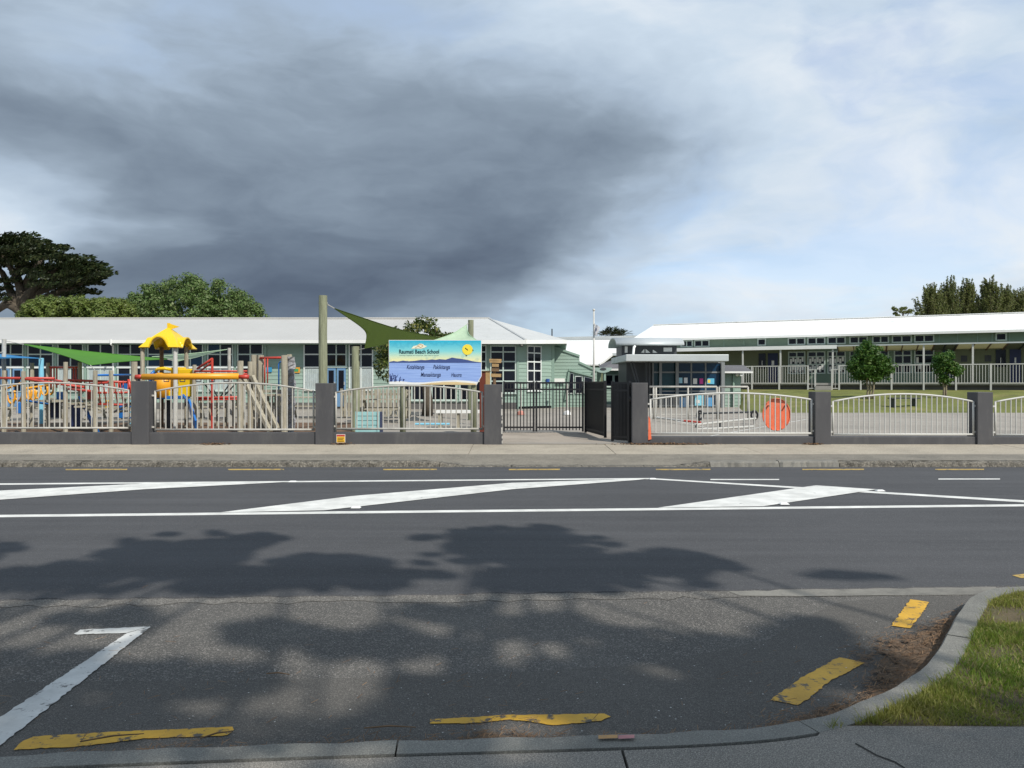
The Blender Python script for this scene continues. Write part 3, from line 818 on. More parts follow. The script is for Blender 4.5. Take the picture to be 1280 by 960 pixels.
# leaf litter along the foot of the wall
def leafpile(cx, sx, n_, lab, seed):
    r_ = np.random.default_rng(seed)
    X = r_.normal(cx, sx, n_); Y = 17.80 - np.abs(r_.normal(0, .05, n_)); Z = .205 + np.abs(r_.normal(0, .012, n_))
    a = r_.uniform(0, 2*np.pi, n_); s = r_.uniform(.012, .03, n_)
    V = np.zeros((n_, 4, 3))
    for j, (c1, c2) in enumerate(((-1, -.5), (1, -.5), (1, .5), (-1, .5))):
        V[:, j] = np.stack([X + s*(c1*np.cos(a) - c2*np.sin(a)), Y + s*(c1*np.sin(a) + c2*np.cos(a)), Z + r_.normal(0, .008, n_)], 1)
    tag(fast_quads('fallen_leaves', V, M['needle']), lab, 'leaves', kind='stuff')
leafpile(3.55, .45, 900, 'brown leaves drifted along the wall beside the open black gate', 1)
leafpile(6.95, .10, 160, 'small heap of brown leaves by the pillar right of the orange disc', 2)
leafpile(-3.95, .09, 140, 'small heap of brown leaves under the yellow warning sign', 3)
leafpile(-6.9, .16, 140, 'dry leaves at the wall below the red play frame', 4)

# ================================================================== FRONT WALL AND FENCE
FY = 17.8
def front_wall(label, x0, x1, ztop, pillars, chip=None):
    t = thing('boundary_wall', ((x0 + x1) / 2, FY, .15), label, 'wall', 'charcoal boundary walls')
    MB().box(x0, FY + .05, .12, x1, FY + .33, ztop).build('plinth', M['wall_grey'], t, bevel=.012)
    for (px0, px1, zt) in pillars:
        MB().box(px0, FY, .14, px1, FY + .42, zt).build('pillar', M['wall_grey'], t, bevel=.012)
    return t
xL2 = PX(605, FY); xL2b = PX(628, FY)
wl = front_wall('charcoal painted low wall with pillars in front of the playground', -19.6, xL2b - .004, PZ(541, FY),
           [(-13.05, -12.63, 1.67), (PX(164, FY), PX(164, FY) + .40, 1.67), (PX(394, FY), PX(394, FY) + .40, 1.62), (xL2, xL2b, 1.59)])
# bare render where the paint has chipped on the gate edge
m = MB(); r_ = random.Random(4); zz = .22
while zz < 1.5:
    h_ = r_.uniform(.04, .16); w_ = r_.uniform(.012, .035)
    m.box(xL2b - w_, FY - .002, zz, xL2b + .003, FY + .03, zz + h_); zz += h_ + r_.uniform(.0, .12)
m.build('chipped_edge', M['wall_edge'], wl)
wr = front_wall('charcoal painted low wall with pillars right of the gateway', PX(790, FY) + .01, 21.5, PZ(546, FY),
           [(PX(790, FY), PX(810, FY), 1.63), (PX(1019, FY), PX(1039, FY), 1.42), (PX(1222, FY), PX(1241.5, FY), 1.41), (14.7, 15.1, 1.41)])
MB().tube([(PX(789.6, FY) - .05, FY + .2, 1.25), (PX(789.6, FY), FY + .2, 1.25)], .10, 14).build('gate_stop', M['black_metal'], wr)

PICK = MB().tube([(0, 0, 0), (0, 0, 1)], .0145, 6).build('picket_source', M['galv'])
PICK_ME = PICK.data; bpy.data.objects.remove(PICK)
PICKW_ME = PICK_ME.copy(); PICKW_ME.materials.clear(); PICKW_ME.materials.append(M['white_rail'])
def fence_panel(label, x0, x1, zend, zmid, zbot, Y, white, n, feet=True):
    mt, me = (M['white_rail'], PICKW_ME) if white else (M['galv'], PICK_ME)
    t = thing('fence_panel', ((x0 + x1) / 2, Y, zbot), label, 'fence', 'arched picket panels along the street wall')
    arch = lambda X: zend + (zmid - zend) * (1 - ((X - (x0+x1)/2) / ((x1-x0)/2)) ** 2)
    pts = [(x0 + (x1-x0)*i/24, Y, arch(x0 + (x1-x0)*i/24)) for i in range(25)]
    MB().tube(pts, .021, 8).build('top_rail', mt, t, smooth=True)
    MB().tube([(x0, Y, zbot), (x1, Y, zbot)], .024, 8).build('bottom_rail', mt, t, smooth=True)
    for X in (x0, x1):
        MB().tube([(X, Y, zbot - .024), (X, Y, zend + .012)], .024, 8).build('stile', mt, t, smooth=True)
    for i in range(1, n):
        X = x0 + (x1 - x0) * i / n
        inst(me, 'picket', (X, Y, zbot), t, None, (1, 1, arch(X) - zbot))
    s = 1 if x0 > 0 else 1
    for X, sg in ((x0, -1), (x1, 1)):
        for z_ in (zbot + .06, zend - .10):
            MB().box(min(X, X + sg*.09), Y - .02, z_ - .02, max(X, X + sg*.09), Y + .02, z_ + .02).build('bracket', mt, t)
    return t
YP = FY + .18
def pp(x): return PX(x, YP)
pz = lambda y: PZ(y, YP)
fence_panel('grey arched picket panel in front of the red rails and yellow hoops', pp(-38), pp(161), pz(488), pz(478.5), pz(535), YP, False, 30)
fence_panel('grey arched picket panel in front of the yellow roofed play tower', pp(194), pp(392), pz(489), pz(478.5), pz(537), YP, False, 30)
fence_panel('grey arched picket panel under the school name board', pp(420), pp(603), pz(490.5), pz(482), pz(536), YP, False, 28)
YQ = FY + .10
pp = lambda x: PX(x, YQ); pz = lambda y: PZ(y, YQ)
fence_panel('white arched picket panel carrying the round orange disc', pp(813), pp(1014.5), pz(499.5), pz(491.3), pz(541.7), YQ, True, 31)
fence_panel('white arched picket panel in front of the two small round trees', pp(1041), pp(1216.7), pz(502), pz(492.5), pz(543), YQ, True, 27)
fence_panel('white arched picket panel past the last pillar, cut by the picture edge', pp(1244), pp(1420), pz(502.5), pz(493), pz(543.5), YQ, True, 27)
# orange disc hung behind the pickets
dc = P(970.5, 518.0, FY + .20)
m = MB(); n_ = 40
ring = [(dc.x + .322*math.cos(2*math.pi*k/n_), dc.y, dc.z + .372*math.sin(2*math.pi*k/n_)) for k in range(n_)]
t = thing('orange_disc', (dc.x, dc.y, dc.z - .372), 'round orange plastic disc tied to the white pickets', 'disc')
m.prism(ring, (0, .03, 0)); m.build('disc', M['orange'], t)
rim = [(p[0], p[1] - .006, p[2]) for p in ring] + [(ring[0][0], ring[0][1] - .006, ring[0][2])]
MB().tube(rim, .014, 6).build('rim', M['orange'], t)
for dx, dz in ((-.2, .2), (.2, .2)):
    MB().box(dc.x+dx-.015, dc.y - .09, dc.z+dz-.01, dc.x+dx+.015, dc.y + .002, dc.z+dz+.01).build('cable_tie', M['black_metal'], t)
# orange strip beside the gate pillar
o = MB().add([(PX(810.2, FY)+.005, FY+.02, .30), (PX(814.5, FY)+.0, FY+.02, .32), (PX(813, FY), FY+.02, .78), (PX(810.6, FY)+.005, FY+.02, .86),
              (PX(810.2, FY)+.005, FY+.045, .30), (PX(814.5, FY)+.0, FY+.045, .32), (PX(813, FY), FY+.045, .78), (PX(810.6, FY)+.005, FY+.045, .86)],
             [(0,1,2,3),(7,6,5,4),(0,4,5,1),(1,5,6,2),(2,6,7,3),(3,7,4,0)]).build('orange_strip', M['orange'])
tag(o, 'narrow orange plastic strip fixed beside the gateway pillar', 'marker')
# small yellow warning sign on the wall
x0, x1, z0, z1 = PX(420, FY), PX(431, FY), PZ(553.5, FY), PZ(543, FY)
t = thing('warning_sign', ((x0+x1)/2, FY + .05, z0), 'small yellow sign with red header fixed low on the charcoal wall', 'sign')
MB().box(x0, FY + .042, z0, x1, FY + .052, z1).build('plate', M['white_trim'], t)
MB().box(x0 + .008, FY + .039, z0 + .008, x1 - .008, FY + .043, z1 - .055).build('yellow_field', flat('sign_yellow', (0.75, 0.42, 0.02)), t)
MB().box(x0 + .008, FY + .039, z1 - .05, x1 - .008, FY + .043, z1 - .008).build('red_header', flat('sign_red', (0.45, 0.05, 0.03)), t)
for k in range(3):
    MB().box(x0 + .03, FY + .036, z0 + .03 + k*.035, x1 - .03 - .02*(k % 2), FY + .040, z0 + .042 + k*.035).build('text_line', M['black_metal'], t)

# ---- black gates
BAR = MB().box(-.0135, -.0135, 0, .0135, .0135, 1).build('bar_source', M['black_metal']); BAR_ME = BAR.data; bpy.data.objects.remove(BAR)
def gate(label, a, b, ztop, zbot, gap, post=.05, mid=True, mesh=False):
    a, b = Vector(a), Vector(b); d = (b - a); L_ = d.length; u = d / L_; ang = math.atan2(u.y, u.x)
    t = thing('gate', ((a.x+b.x)/2, (a.y+b.y)/2, zbot), label, 'gate', 'black steel bar gates')
    z1 = ztop
    for z_ in (ztop - .02, ztop - .20, zbot + .10):
        MB().bar((a.x, a.y, z_), (b.x, b.y, z_), .03, .045).build('rail', M['black_metal'], t)
    for p in (a, b):
        MB().bar((p.x, p.y, zbot - .015), (p.x, p.y, ztop + .02), post, post, (u.x, u.y, 0)).build('stile', M['black_metal'], t)
    n = max(2, round(L_ / gap))
    for i in range(1, n):
        p = a + d * (i / n)
        inst(BAR_ME, 'bar', (p.x, p.y, zbot + .02), t, (0, 0, ang), (1, 1, ztop - zbot - .02))
    return t
GY = 20.9; zt = PZ(477.5, GY); zb = zg(GY) + .05
gate('narrow leaf of the closed black driveway gate, beside the charcoal pillar', (PX(630, GY), GY, 0), (PX(667, GY), GY, 0), zt, zb, .088, .05)
gate('wide leaf of the closed black driveway gate', (PX(670.5, GY), GY, 0), (PX(728.5, GY), GY, 0), zt, zb, .088, .05)
gate('black bar gate panel angled back from the open pedestrian gap to the driveway gate', (PX(732, GY), GY, 0), (PX(756.5, 18.85), 18.85, 0), PZ(477, 19.9), zg(19.5) + .05, .055, .06)
gate('black bar gate panel hinged on the gateway pillar', (PX(765.5, 18.35), 18.35, 0), (PX(786.5, 17.95), 17.95, 0), PZ(477.5, 18.1), zg(18) + .03, .045, .05)

# ================================================================== BUILDINGS
BOARD = 0.17
def weatherboards(name, pa, pb, z0, z1, mat_, parent, clip=None, board=BOARD, out=.022):
    """lapped boards on the wall from pa to pb (ground points), facing right-hand side of pa->pb (towards the camera)"""
    pa, pb = Vector((pa[0], pa[1], 0)), Vector((pb[0], pb[1], 0)); d = pb - pa; L_ = d.length; u = d / L_
    nrm = Vector((u.y, -u.x, 0)); m = MB(); z = z0
    while z < z1 - 1e-4:
        zt_ = min(z + board, z1)
        s0, s1, s0t, s1t = (0, L_, 0, L_)
        if clip:
            c0, c1 = clip(z), clip(zt_)
            if c0 is None or c1 is None: z = zt_; continue
            s0, s1, s0t, s1t = c0[0]*L_, c0[1]*L_, c1[0]*L_, c1[1]*L_
        a, b = pa + u*s0, pa + u*s1; at, bt = pa + u*s0t, pa + u*s1t
        Z = Vector((0, 0, 1))
        m.add([a + Z*z, b + Z*z, a + nrm*out + Z*z, b + nrm*out + Z*z, bt + nrm*.004 + Z*zt_, at + nrm*.004 + Z*zt_], [(0, 1, 3, 2), (2, 3, 4, 5)])
        z = zt_
    # backing so that the wall is solid
    back = nrm * -.12
    if clip is None:
        m.add([pa + back + Vector((0,0,z0)), pb + back + Vector((0,0,z0)), pb + back + Vector((0,0,z1)), pa + back + Vector((0,0,z1)),
               pa + Vector((0,0,z0)), pb + Vector((0,0,z0)), pb + Vector((0,0,z1)), pa + Vector((0,0,z1))], [(3,2,1,0), (0,4,7,3), (1,2,6,5), (2,3,7,6)])
    return m.build(name, mat_, parent)
def wall_frame(pa, pb):
    pa, pb = Vector((pa[0], pa[1], 0)), Vector((pb[0], pb[1], 0)); u = (pb - pa).normalized(); n = Vector((u.y, -u.x, 0))
    return pa, u, n
def window(parent, pa, u, n, s0, s1, z0, z1, cols, rows, fr, panes, fw=.055, out=.05, name='window', curtain=None, sill=True):
    """cols: list of fractions 0..1, rows: list of z; panes: function (i,j) -> material"""
    m = MB()
    def bx(sa, sb, za, zb_, o0, o1):
        q = [pa + u*sa + n*o0, pa + u*sb + n*o0, pa + u*sb + n*o1, pa + u*sa + n*o1]
        m.add([(p.x, p.y, za) for p in q] + [(p.x, p.y, zb_) for p in q], [(0,3,2,1),(4,5,6,7),(0,1,5,4),(1,2,6,5),(2,3,7,6),(3,0,4,7)])
    S = [s0 + (s1 - s0) * c for c in cols]
    for k, s in enumerate(S):
        h = fw / 2 if 0 < k < len(S) - 1 else fw / 2
        o_ = out if 0 < k < len(S) - 1 else out + .012
        bx(s - h, s + h, z0 - fw/2, z1 + fw/2, .0, o_)
    for k, z in enumerate(rows):
        bx(s0 - fw/2 + .001, s1 + fw/2 - .001, z - fw/2, z + fw/2, .001, out + .004)
    if sill: bx(s0 - fw, s1 + fw, z0 - fw, z0 - fw/2 - .002, 0, out + .05)
    w = m.build(name, fr, parent)
    for i in range(len(S) - 1):
        for j in range(len(rows) - 1):
            sa, sb, za, zb_ = S[i] + fw/2, S[i+1] - fw/2, rows[j] + fw/2, rows[j+1] - fw/2
            mm = MB(); mt = panes(i, j)
            if mt == 'curtain':
                # dark room, a pleated net curtain and clear glass in front of it
                q = [pa + u*sa + n*.024, pa + u*sb + n*.024]
                bk = MB().add([(q[0].x, q[0].y, za), (q[1].x, q[1].y, za), (q[1].x, q[1].y, zb_), (q[0].x, q[0].y, zb_)], [(0,1,2,3)])
                bk.build('dark_interior', M['glass'], w)
                cv = MB(); K = 14; hgt = (zb_ - za)
                for k in range(K):
                    f0, f1 = k / K, (k + 1) / K
                    if 0.43 < f0 < 0.5 and (i + j) % 2: continue
                    o0, o1 = (.028 + .008 * (k % 2), .028 + .008 * ((k + 1) % 2))
                    a_, b_ = pa + u*(sa + (sb-sa)*f0) + n*o0, pa + u*(sa + (sb-sa)*f1) + n*o1
                    cv.add([(a_.x, a_.y, za + .0), (b_.x, b_.y, za + .0), (b_.x, b_.y, zb_ - .04*hgt), (a_.x, a_.y, zb_ - .04*hgt)], [(0,1,2,3)])
                cv.build('curtain', M['curtain'], w); mt = M['glass_clear']
            q = [pa + u*sa + n*.038, pa + u*sb + n*.038]
            mm.add([(q[0].x, q[0].y, za), (q[1].x, q[1].y, za), (q[1].x, q[1].y, zb_), (q[0].x, q[0].y, zb_)], [(0,1,2,3)])
            mm.build('pane', mt, w)
    return w

# ---- left classroom block with the hip roofed end
BY = 34.0
bl_ = thing('classroom_block', (-9, BY, zg(BY)), 'long pale green weatherboard classroom block with grey roof behind the playground', 'building')
bz = lambda y: PZ(y, BY)
sx = lambda x: PX(x, BY)
ZB = zg(BY)
XL = sx(-140); XC = sx(647); XR, YR = PX(691, 35.7), 35.7
zwt = 3.46
weatherboards('wall', (XL, BY), (XC, BY), ZB + .28, zwt, M['green_wall'], bl_)
weatherboards('canted_wall', (XC, BY), (XR, YR), ZB + .10, zwt, M['green_wall'], bl_)
weatherboards('end_wall', (XR, YR), (XR + .6, 45), ZB, zwt, M['green_wall'], bl_)
MB().box(XL, BY - .02, ZB - .3, XC, BY + .1, ZB + .28).build('base', M['plinth'], bl_)
MB().bar((XR, YR - .03, ZB - .02), (XR, YR - .03, zwt), .14, .14, (0, 1, 0)).build('corner_post', M['green_trim'], bl_)
MB().bar((XC, BY - .02, ZB), (XC, BY - .02, zwt), .09, .09, (0, 1, 0)).build('corner_post', M['green_trim'], bl_)
pa, u, n = wall_frame((XL, BY), (XC, BY))
rw = random.Random(21)
sxx = lambda x: sx(x) - XL
rowsA = [bz(488), bz(459), bz(443), bz(429.8)]
for k in range(-3, 9):
    x0 = -1.5 + 37.4 * k; x1 = x0 + 31
    door = k in (0,)
    cur = {k_: rw.random() < .55 for k_ in range(2)}
    def pm(i, j, k=k, cur=cur):
        if j == 0: return 'curtain' if (cur[i] and k not in (0, 1)) else M['glass']
        return M['glass'] if rw.random() < .8 else M['glass_blue']
    window(bl_, pa, u, n, sxx(x0), sxx(x1), rowsA[0], rowsA[-1], [0, .5, 1], rowsA, M['frame'], pm)
    # broad white transom between the two rows
    MB().box(sx(x0) - .05, BY - .085, rowsA[1] - .05, sx(x1) + .05, BY - .055, rowsA[1] + .05).build('transom', M['frame_white'], bl_)
    MB().box(sx(x1) + .06, BY - .06, ZB + .25, sx(x0 + 37.4) - .06, BY - .025, zwt - .1).build('mullion_cover', M['green_trim'], bl_)
window(bl_, pa, u, n, sxx(380.5), sxx(400), bz(487), bz(429.8), [0, 1], rowsA, M['frame_white'], lambda i, j: 'curtain' if j == 0 else M['glass'])
window(bl_, pa, u, n, sxx(408), sxx(433), bz(458), bz(429.8), [0, .5, 1], [bz(458), bz(443), bz(429.8)], M['frame'], lambda i, j: M['glass'])
window(bl_, pa, u, n, sxx(437), sxx(466), bz(487), bz(429.8), [0, .5, 1], rowsA, M['frame_white'], lambda i, j: 'curtain' if j == 0 else M['glass'])
for (x0, x1) in ((409, 420), (421.5, 432.5), (2, 13), (17, 29)):
    d_ = MB().box(sx(x0), BY - .07, ZB + .1, sx(x1), BY - .03, bz(460)).build('door', M['door_blue'], bl_)
    MB().box(sx(x0) + .08, BY - .078, bz(489), sx(x1) - .08, BY - .0705, bz(463)).build('pane', M['glass'], d_)
    MB().box(sx(x1) - .07, BY - .11, ZB + 1.05, sx(x1) - .04, BY - .071, ZB + 1.2).build('handle', M['silver'], d_)
for (x0, x1, c_) in ((500, 530, 0), (540, 570, 0), (575, 607.5, 0)):
    window(bl_, pa, u, n, sxx(x0), sxx(x1), bz(500), bz(432), [0, .5, 1], [bz(500), bz(476.5), bz(463), bz(452), bz(440), bz(432)], M['frame'], lambda i, j: M['glass'])
window(bl_, pa, u, n, sxx(613.5), sxx(644.5), bz(491), bz(432.5), [0, .5, 1], [bz(491), bz(476.5), bz(463), bz(452), bz(440), bz(432.5)], M['frame'], lambda i, j: M['glass'])
pa2, u2, n2 = wall_frame((XC, BY), (XR, YR))
Lc = (Vector((XR, YR, 0)) - Vector((XC, BY, 0))).length
cz = lambda y: PZ(y, 34.9)
window(bl_, pa2, u2, n2, Lc * .25, Lc * .63, cz(488), cz(433), [0, .5, 1], [cz(488), cz(477), cz(463.5), cz(452.5), cz(441.5), cz(433)], M['frame_white'], lambda i, j: M['glass'])
# notices by the door
for (x0, x1, y0, y1, c_) in ((333, 340, 459, 465, (0.03, 0.25, 0.45)), (366, 375, 459, 466, (0.65, 0.30, 0.03)), (679, 687, 473.5, 479, (0.03, 0.10, 0.35))):
    yy = BY - .045 if x0 < 600 else 35.35
    MB().box(PX(x0, yy), yy - .02, PZ(y1, yy), PX(x1, yy), yy, PZ(y0, yy)).build('notice', flat('notice_%d' % x0, c_), bl_)
MB().box(PX(367.5, BY), BY - .075, bz(464.5), PX(373.5, BY), BY - .066, bz(461)).build('notice_band', flat('notice_green', (0.05, 0.3, 0.12)), bl_)
# wall lamp under the eave
m = MB().ball(P(652, 431, 33.85), .10, 10, 8); wlm = m.build('wall_lamp', M['dark_steel'], bl_, smooth=True)
MB().ball(P(652.3, 431, 33.76), .06, 8, 6).build('lens', M['white_trim'], wlm, smooth=True)
MB().tube([P(652, 429, 33.85), P(652, 427, 34.1)], .03, 6).build('lamp_arm', M['dark_steel'], bl_)
# roofs
EY = 33.25; ez = PZ(425, EY); RY = 39.0; rz_ = PZ(398.3, RY)
xj = PX(500, EY)
rf = MB().poly([(PX(-160, EY), EY, ez), (xj, EY, ez), (xj, RY, rz_), (PX(-160, EY), RY, rz_)]).add(
    [(PX(-160, EY), RY, rz_), (xj, RY, rz_), (xj, 44.8, ez), (PX(-160, EY), 44.8, ez)], [(0,1,2,3)]).build('roof', M['roof_left'], bl_, solid=.06)
MB().bar((PX(-160, EY), RY, rz_ + .01), (PX(611, RY), RY, rz_ + .02), .3, .07).build('ridge_cap', M['roof_left'], rf)
MB().box(PX(-160, EY), EY - .10, ez - .14, xj, EY - .005, ez - .005).build('gutter', M['white_trim'], rf)
MB().box(PX(-160, EY), EY + .02, ez - .17, xj, BY, ez - .14).build('soffit', M['green_trim'], rf)
A_ = (PX(657, EY), EY, ez); B_ = (PX(708, 35.3), 35.3, PZ(425, 35.3)); AP = (PX(611, RY), RY, rz_ + .02); C_ = (B_[0] + .6, 45, B_[2])
hr = MB().poly([(xj, EY, ez + .01), A_, AP, (xj, RY, rz_ + .01)]).poly([A_, B_, AP]).poly([B_, C_, (AP[0], 45, AP[2]), AP]).build('hip_roof', M['roof_tile'], bl_, solid=.05)
MB().tube([A_, AP], .06, 6).build('hip_cap', M['roof_tile'], hr)
m = MB()
for (p, q) in (((xj, EY, ez), A_), (A_, B_), (B_, C_)):
    m.bar((p[0], p[1] - .03, p[2] - .085), (q[0], q[1] - .03, q[2] - .085), .05, .17)
m.build('fascia', M['white_trim'], hr)
MB().prism([(xj, BY + .05, ez - .16), (xj, EY + .02, ez - .16), (A_[0], EY + .02, ez - .16), (B_[0] - .06, B_[1] + .05, B_[2] - .16), (C_[0], 45, B_[2] - .16)], (0, 0, -.02)).build('soffit', M['green_dark'], hr)
MB().tube([P(690, 420.5, 36.5), P(690, 411, 36.5)], .03, 6).build('vent_pipe', M['dark_steel'], hr)
MB().tube([P(690, 427, 36.5), P(690, 420, 36.5)], .03, 6).build('vent_base', M['dark_steel'], hr)
MB().tube([P(138.5, 424, EY - .12), P(138.5, 430, EY - .12), P(140, 431.5, EY + .1), P(141.5, 431.5, BY - .07), P(141.5, 500, BY - .07)], .04, 6).build('downpipe', M['white_trim'], bl_)

# ---- lean-to with stepped, sloping gable beside the hip roofed end
lt = thing('lean_to', (PX(715, 37), 37, ZB), 'green weatherboard lean-to with stepped sloping parapet behind the driveway gate', 'building')
x0_, x1_ = PX(689, 37), PX(746, 37)
zt0, zt1 = PZ(434, 37), PZ(445, 37); zm0, zm1 = PZ(453, 37), PZ(462, 37)
def clip_lt(z):
    fr = lambda px: (PX(px, 37) - x0_) / (x1_ - x0_)
    if z <= zm1: return (0, 1)
    if z <= zm0: return (0, fr(742 - (742 - 724) * (z - zm1) / (zm0 - zm1)))
    if z <= zt1: return (0, fr(724))
    if z <= zt0: return (0, fr(724 - (724 - 692) * (z - zt1) / (zt0 - zt1)))
    return None
weatherboards('wall', (x0_, 37), (x1_, 37), ZB - .1, zt0 - .02, M['green_wall'], lt, clip_lt, .16)
MB().bar((PX(692, 37), 36.97, zt0), (PX(724.5, 37), 36.97, zt1), .08, .10).build('barge_board', M['green_trim'], lt)
MB().bar((PX(724, 37), 36.97, zm0), (PX(746, 37), 36.97, zm1 - .05), .08, .10).build('barge_board', M['green_trim'], lt)
MB().prism([(PX(692, 37), 37.03, zt0), (PX(724.5, 37), 37.03, zt1), (PX(724.5, 37), 37.03, ZB), (PX(692, 37), 37.03, ZB)], (0, 3, 0)).build('body', M['green_trim'], lt)
MB().prism([(PX(725, 37), 37.04, zm0 - .05), (PX(746, 37), 37.04, zm1 - .05), (PX(746, 37), 37.04, ZB), (PX(725, 37), 37.04, ZB)], (0, 3, 0)).build('body', M['green_trim'], lt)
# angled porch windows
q = lambda x, y: P(x, y, 36.93)
for pl in ([(713, 466), (717, 466.5), (717, 492), (709.5, 492)], [(719, 470), (728, 470), (728, 492), (719, 492)], [(730, 470.5), (740.5, 473), (740.5, 492), (730, 492)]):
    w_ = MB().prism([q(*p_) for p_ in pl], (0, .05, 0)).build('window', M['frame_white'], lt)
    c_ = (sum(p_[0] for p_ in pl)/len(pl), sum(p_[1] for p_ in pl)/len(pl))
    MB().prism([q(c_[0] + (x-c_[0])*.86, c_[1] + (y-c_[1])*.92) - Vector((0, .012, 0)) for x, y in pl], (0, .01, 0)).build('pane', M['glass'], w_)
MB().bar(q(711, 462.5), q(741, 470.5), .14, .09).build('porch_roof', M['green_trim'], lt)
MB().bar(q(711.5, 463), q(707, 500), .09, .07, (0, 1, 0)).build('raking_post', M['green_trim'], lt)
MB().bar(q(742, 465), q(742, 512), .12, .12, (0, 1, 0)).build('post', M['green_trim'], lt)
MB().box(PX(693, 36.85), 36.85, PZ(478.5, 36.85), PX(706, 36.85), 36.9, PZ(473, 36.85)).build('notice', M['white_trim'], lt)

# ---- white roofed hall further back
hb = thing('hall', (PX(760, 50), 50, ZB), 'low hall with broad white roof behind the flagpole', 'building')
e0, e1 = 46.0, 53.0
MB().poly([P(722, 455.5, e0), P(749, 455.5, e0), P(765, 443, 48.5), P(830, 443, 48.5), P(830, 424.5, e1), P(690, 425.5, e1), P(690, 440, 49)]).build('roof', M['roof_white'], hb, solid=.08)
MB().bar(P(690, 424, e1 + .5), P(832, 421.5, e1 + .5), .3, .28).build('ridge_beam', M['silver'], hb)
MB().bar(P(749, 456, e0), P(765, 443.5, 48.4), .1, .14).build('barge_board', M['white_trim'], hb)
MB().bar(P(765, 443, 48.4), P(800, 442.5, 48.4), .1, .16).build('gutter', M['silver'], hb)
MB().box(PX(690, 49), 49.2, ZB - .1, PX(830, 49), 53.5, PZ(444, 49)).build('wall', M['olive_wall'], hb)
MB().box(PX(720, e0), e0 + .3, ZB - .1, PX(752, e0), 49.15, PZ(457, e0)).build('porch_wall', M['green_dark'], hb)

# ---- dark tiled office behind the oval sign
ob = thing('office', (PX(785, 42), 42, ZB), 'low green office with dark hipped roof between flagpole and glass entrance', 'building')
MB().poly([P(751, 461.5, 41.5), P(816, 461.5, 41.5), P(822, 446, 44.5), P(778, 446, 44.5)]).poly([P(751, 461.5, 41.5), P(778, 446, 44.5), P(748, 456, 47)]).build('roof', M['grey_tile'], ob, solid=.06)
MB().bar(P(751, 462, 41.45), P(816, 462, 41.45), .06, .10).build('gutter', M['white_trim'], ob)
weatherboards('wall', (PX(754, 42), 42), (PX(818, 42), 42), ZB - .1, PZ(462, 42), M['green_wall'], ob)
pa3, u3, n3 = wall_frame((PX(754, 42), 42), (PX(818, 42), 42))
for x0, x1 in ((757, 766), (767.5, 777), (778.5, 788)):
    window(ob, pa3, u3, n3, PX(x0, 42) - PX(754, 42), PX(x1, 42) - PX(754, 42), PZ(483, 42), PZ(468.5, 42), [0, 1], [PZ(483, 42), PZ(468.5, 42)], M['frame'], lambda i, j: M['glass'])

# ---- glass fronted entrance
en = thing('entrance', (PX(855, 36), 36, ZB), 'glass fronted school entrance with flat silver canopy', 'building')
GYE = 36.0
g_ = lambda x: PX(x, GYE); gz = lambda y: PZ(y, GYE)
MB().box(PX(782.5, 34.4), 34.4, PZ(451.5, 34.4), PX(911, 34.4), 39.5, PZ(443, 34.4)).build('canopy', M['silver'], en, bevel=.02)
MB().box(g_(784), GYE + .25, ZB - .1, g_(904), GYE + 3, gz(452.5)).build('wall', M['dark_steel'], en)
pa4, u4, n4 = wall_frame((g_(784), GYE + .2), (g_(905), GYE + .2))
cols = [817, 826, 846.3, 865, 883, 902.5]
s_ = [(g_(c) - g_(784)) for c in cols]
zr = [ZB + .08, gz(489), gz(465.3), gz(452.8)]
mts = [M['glass_teal'], M['glass_teal'], M['glass_blue'], M['glass_blue'], M['glass_blue']]
window(en, pa4, u4, n4, s_[0], s_[-1], zr[0], zr[-1], [(c - s_[0]) / (s_[-1] - s_[0]) for c in s_], zr, M['glaze_frame'], lambda i, j: mts[i] if j else M['glass_blue'], fw=.07, out=.07, name='glazing', sill=False)
for x, w_ in ((825.5, .12), (846.3, .14), (903.5, .16)):
    MB().box(g_(x) - w_/2, GYE - .06, ZB - .1, g_(x) + w_/2, GYE + .05, gz(452.8)).build('column', M['glaze_frame'], en)
pc = [((849, 472, 853.5, 479), (0.35, 0.65, 0.8)), ((855.5, 472, 860, 479), (0.7, 0.72, 0.75)), ((867, 473, 872, 480), (0.75, 0.75, 0.72)), ((875, 473, 879.5, 480), (0.6, 0.05, 0.3)), ((884.5, 473, 893.5, 480), (0.12, 0.45, 0.65)), ((869, 494, 880, 507), (0.2, 0.6, 0.75)), ((884, 497, 893, 508), (0.05, 0.3, 0.6)), ((850, 497, 862, 509), (0.05, 0.25, 0.5))]
for i, ((x0, y0, x1, y1), c_) in enumerate(pc):
    MB().box(g_(x0), GYE + .09, gz(y1), g_(x1), GYE + .105, gz(y0)).build('poster', flat('poster_%d' % i, c_), en)
MB().box(g_(885.2), GYE + .082, gz(478.6), g_(888.5), GYE + .089, gz(474.5)).build('poster_spot', flat('poster_spot', (0.75, 0.6, 0.1)), en)
MB().box(g_(870.5), GYE + .082, gz(504), g_(875), GYE + .089, gz(500)).build('poster_spot', M['white_trim'], en)
for a_, b_ in (((788.5, 452.5), (796.5, 482)), ((791.5, 452.5), (799, 482))):
    MB().tube([P(*a_, 35.2), P(*b_, 35.2)], .05, 8).build('raking_strut', M['dark_steel'], en)
MB().box(PX(786, 35.1), 35.05, zg(35), PX(806, 35.1), 35.35, PZ(479, 35.1)).build('strut_base', M['dark_steel'], en)
for x in (808, 811.5):
    MB().tube([P(x, 452, 35.6), P(x, 505, 35.6)], .06, 8).build('post', M['dark_steel'], en)
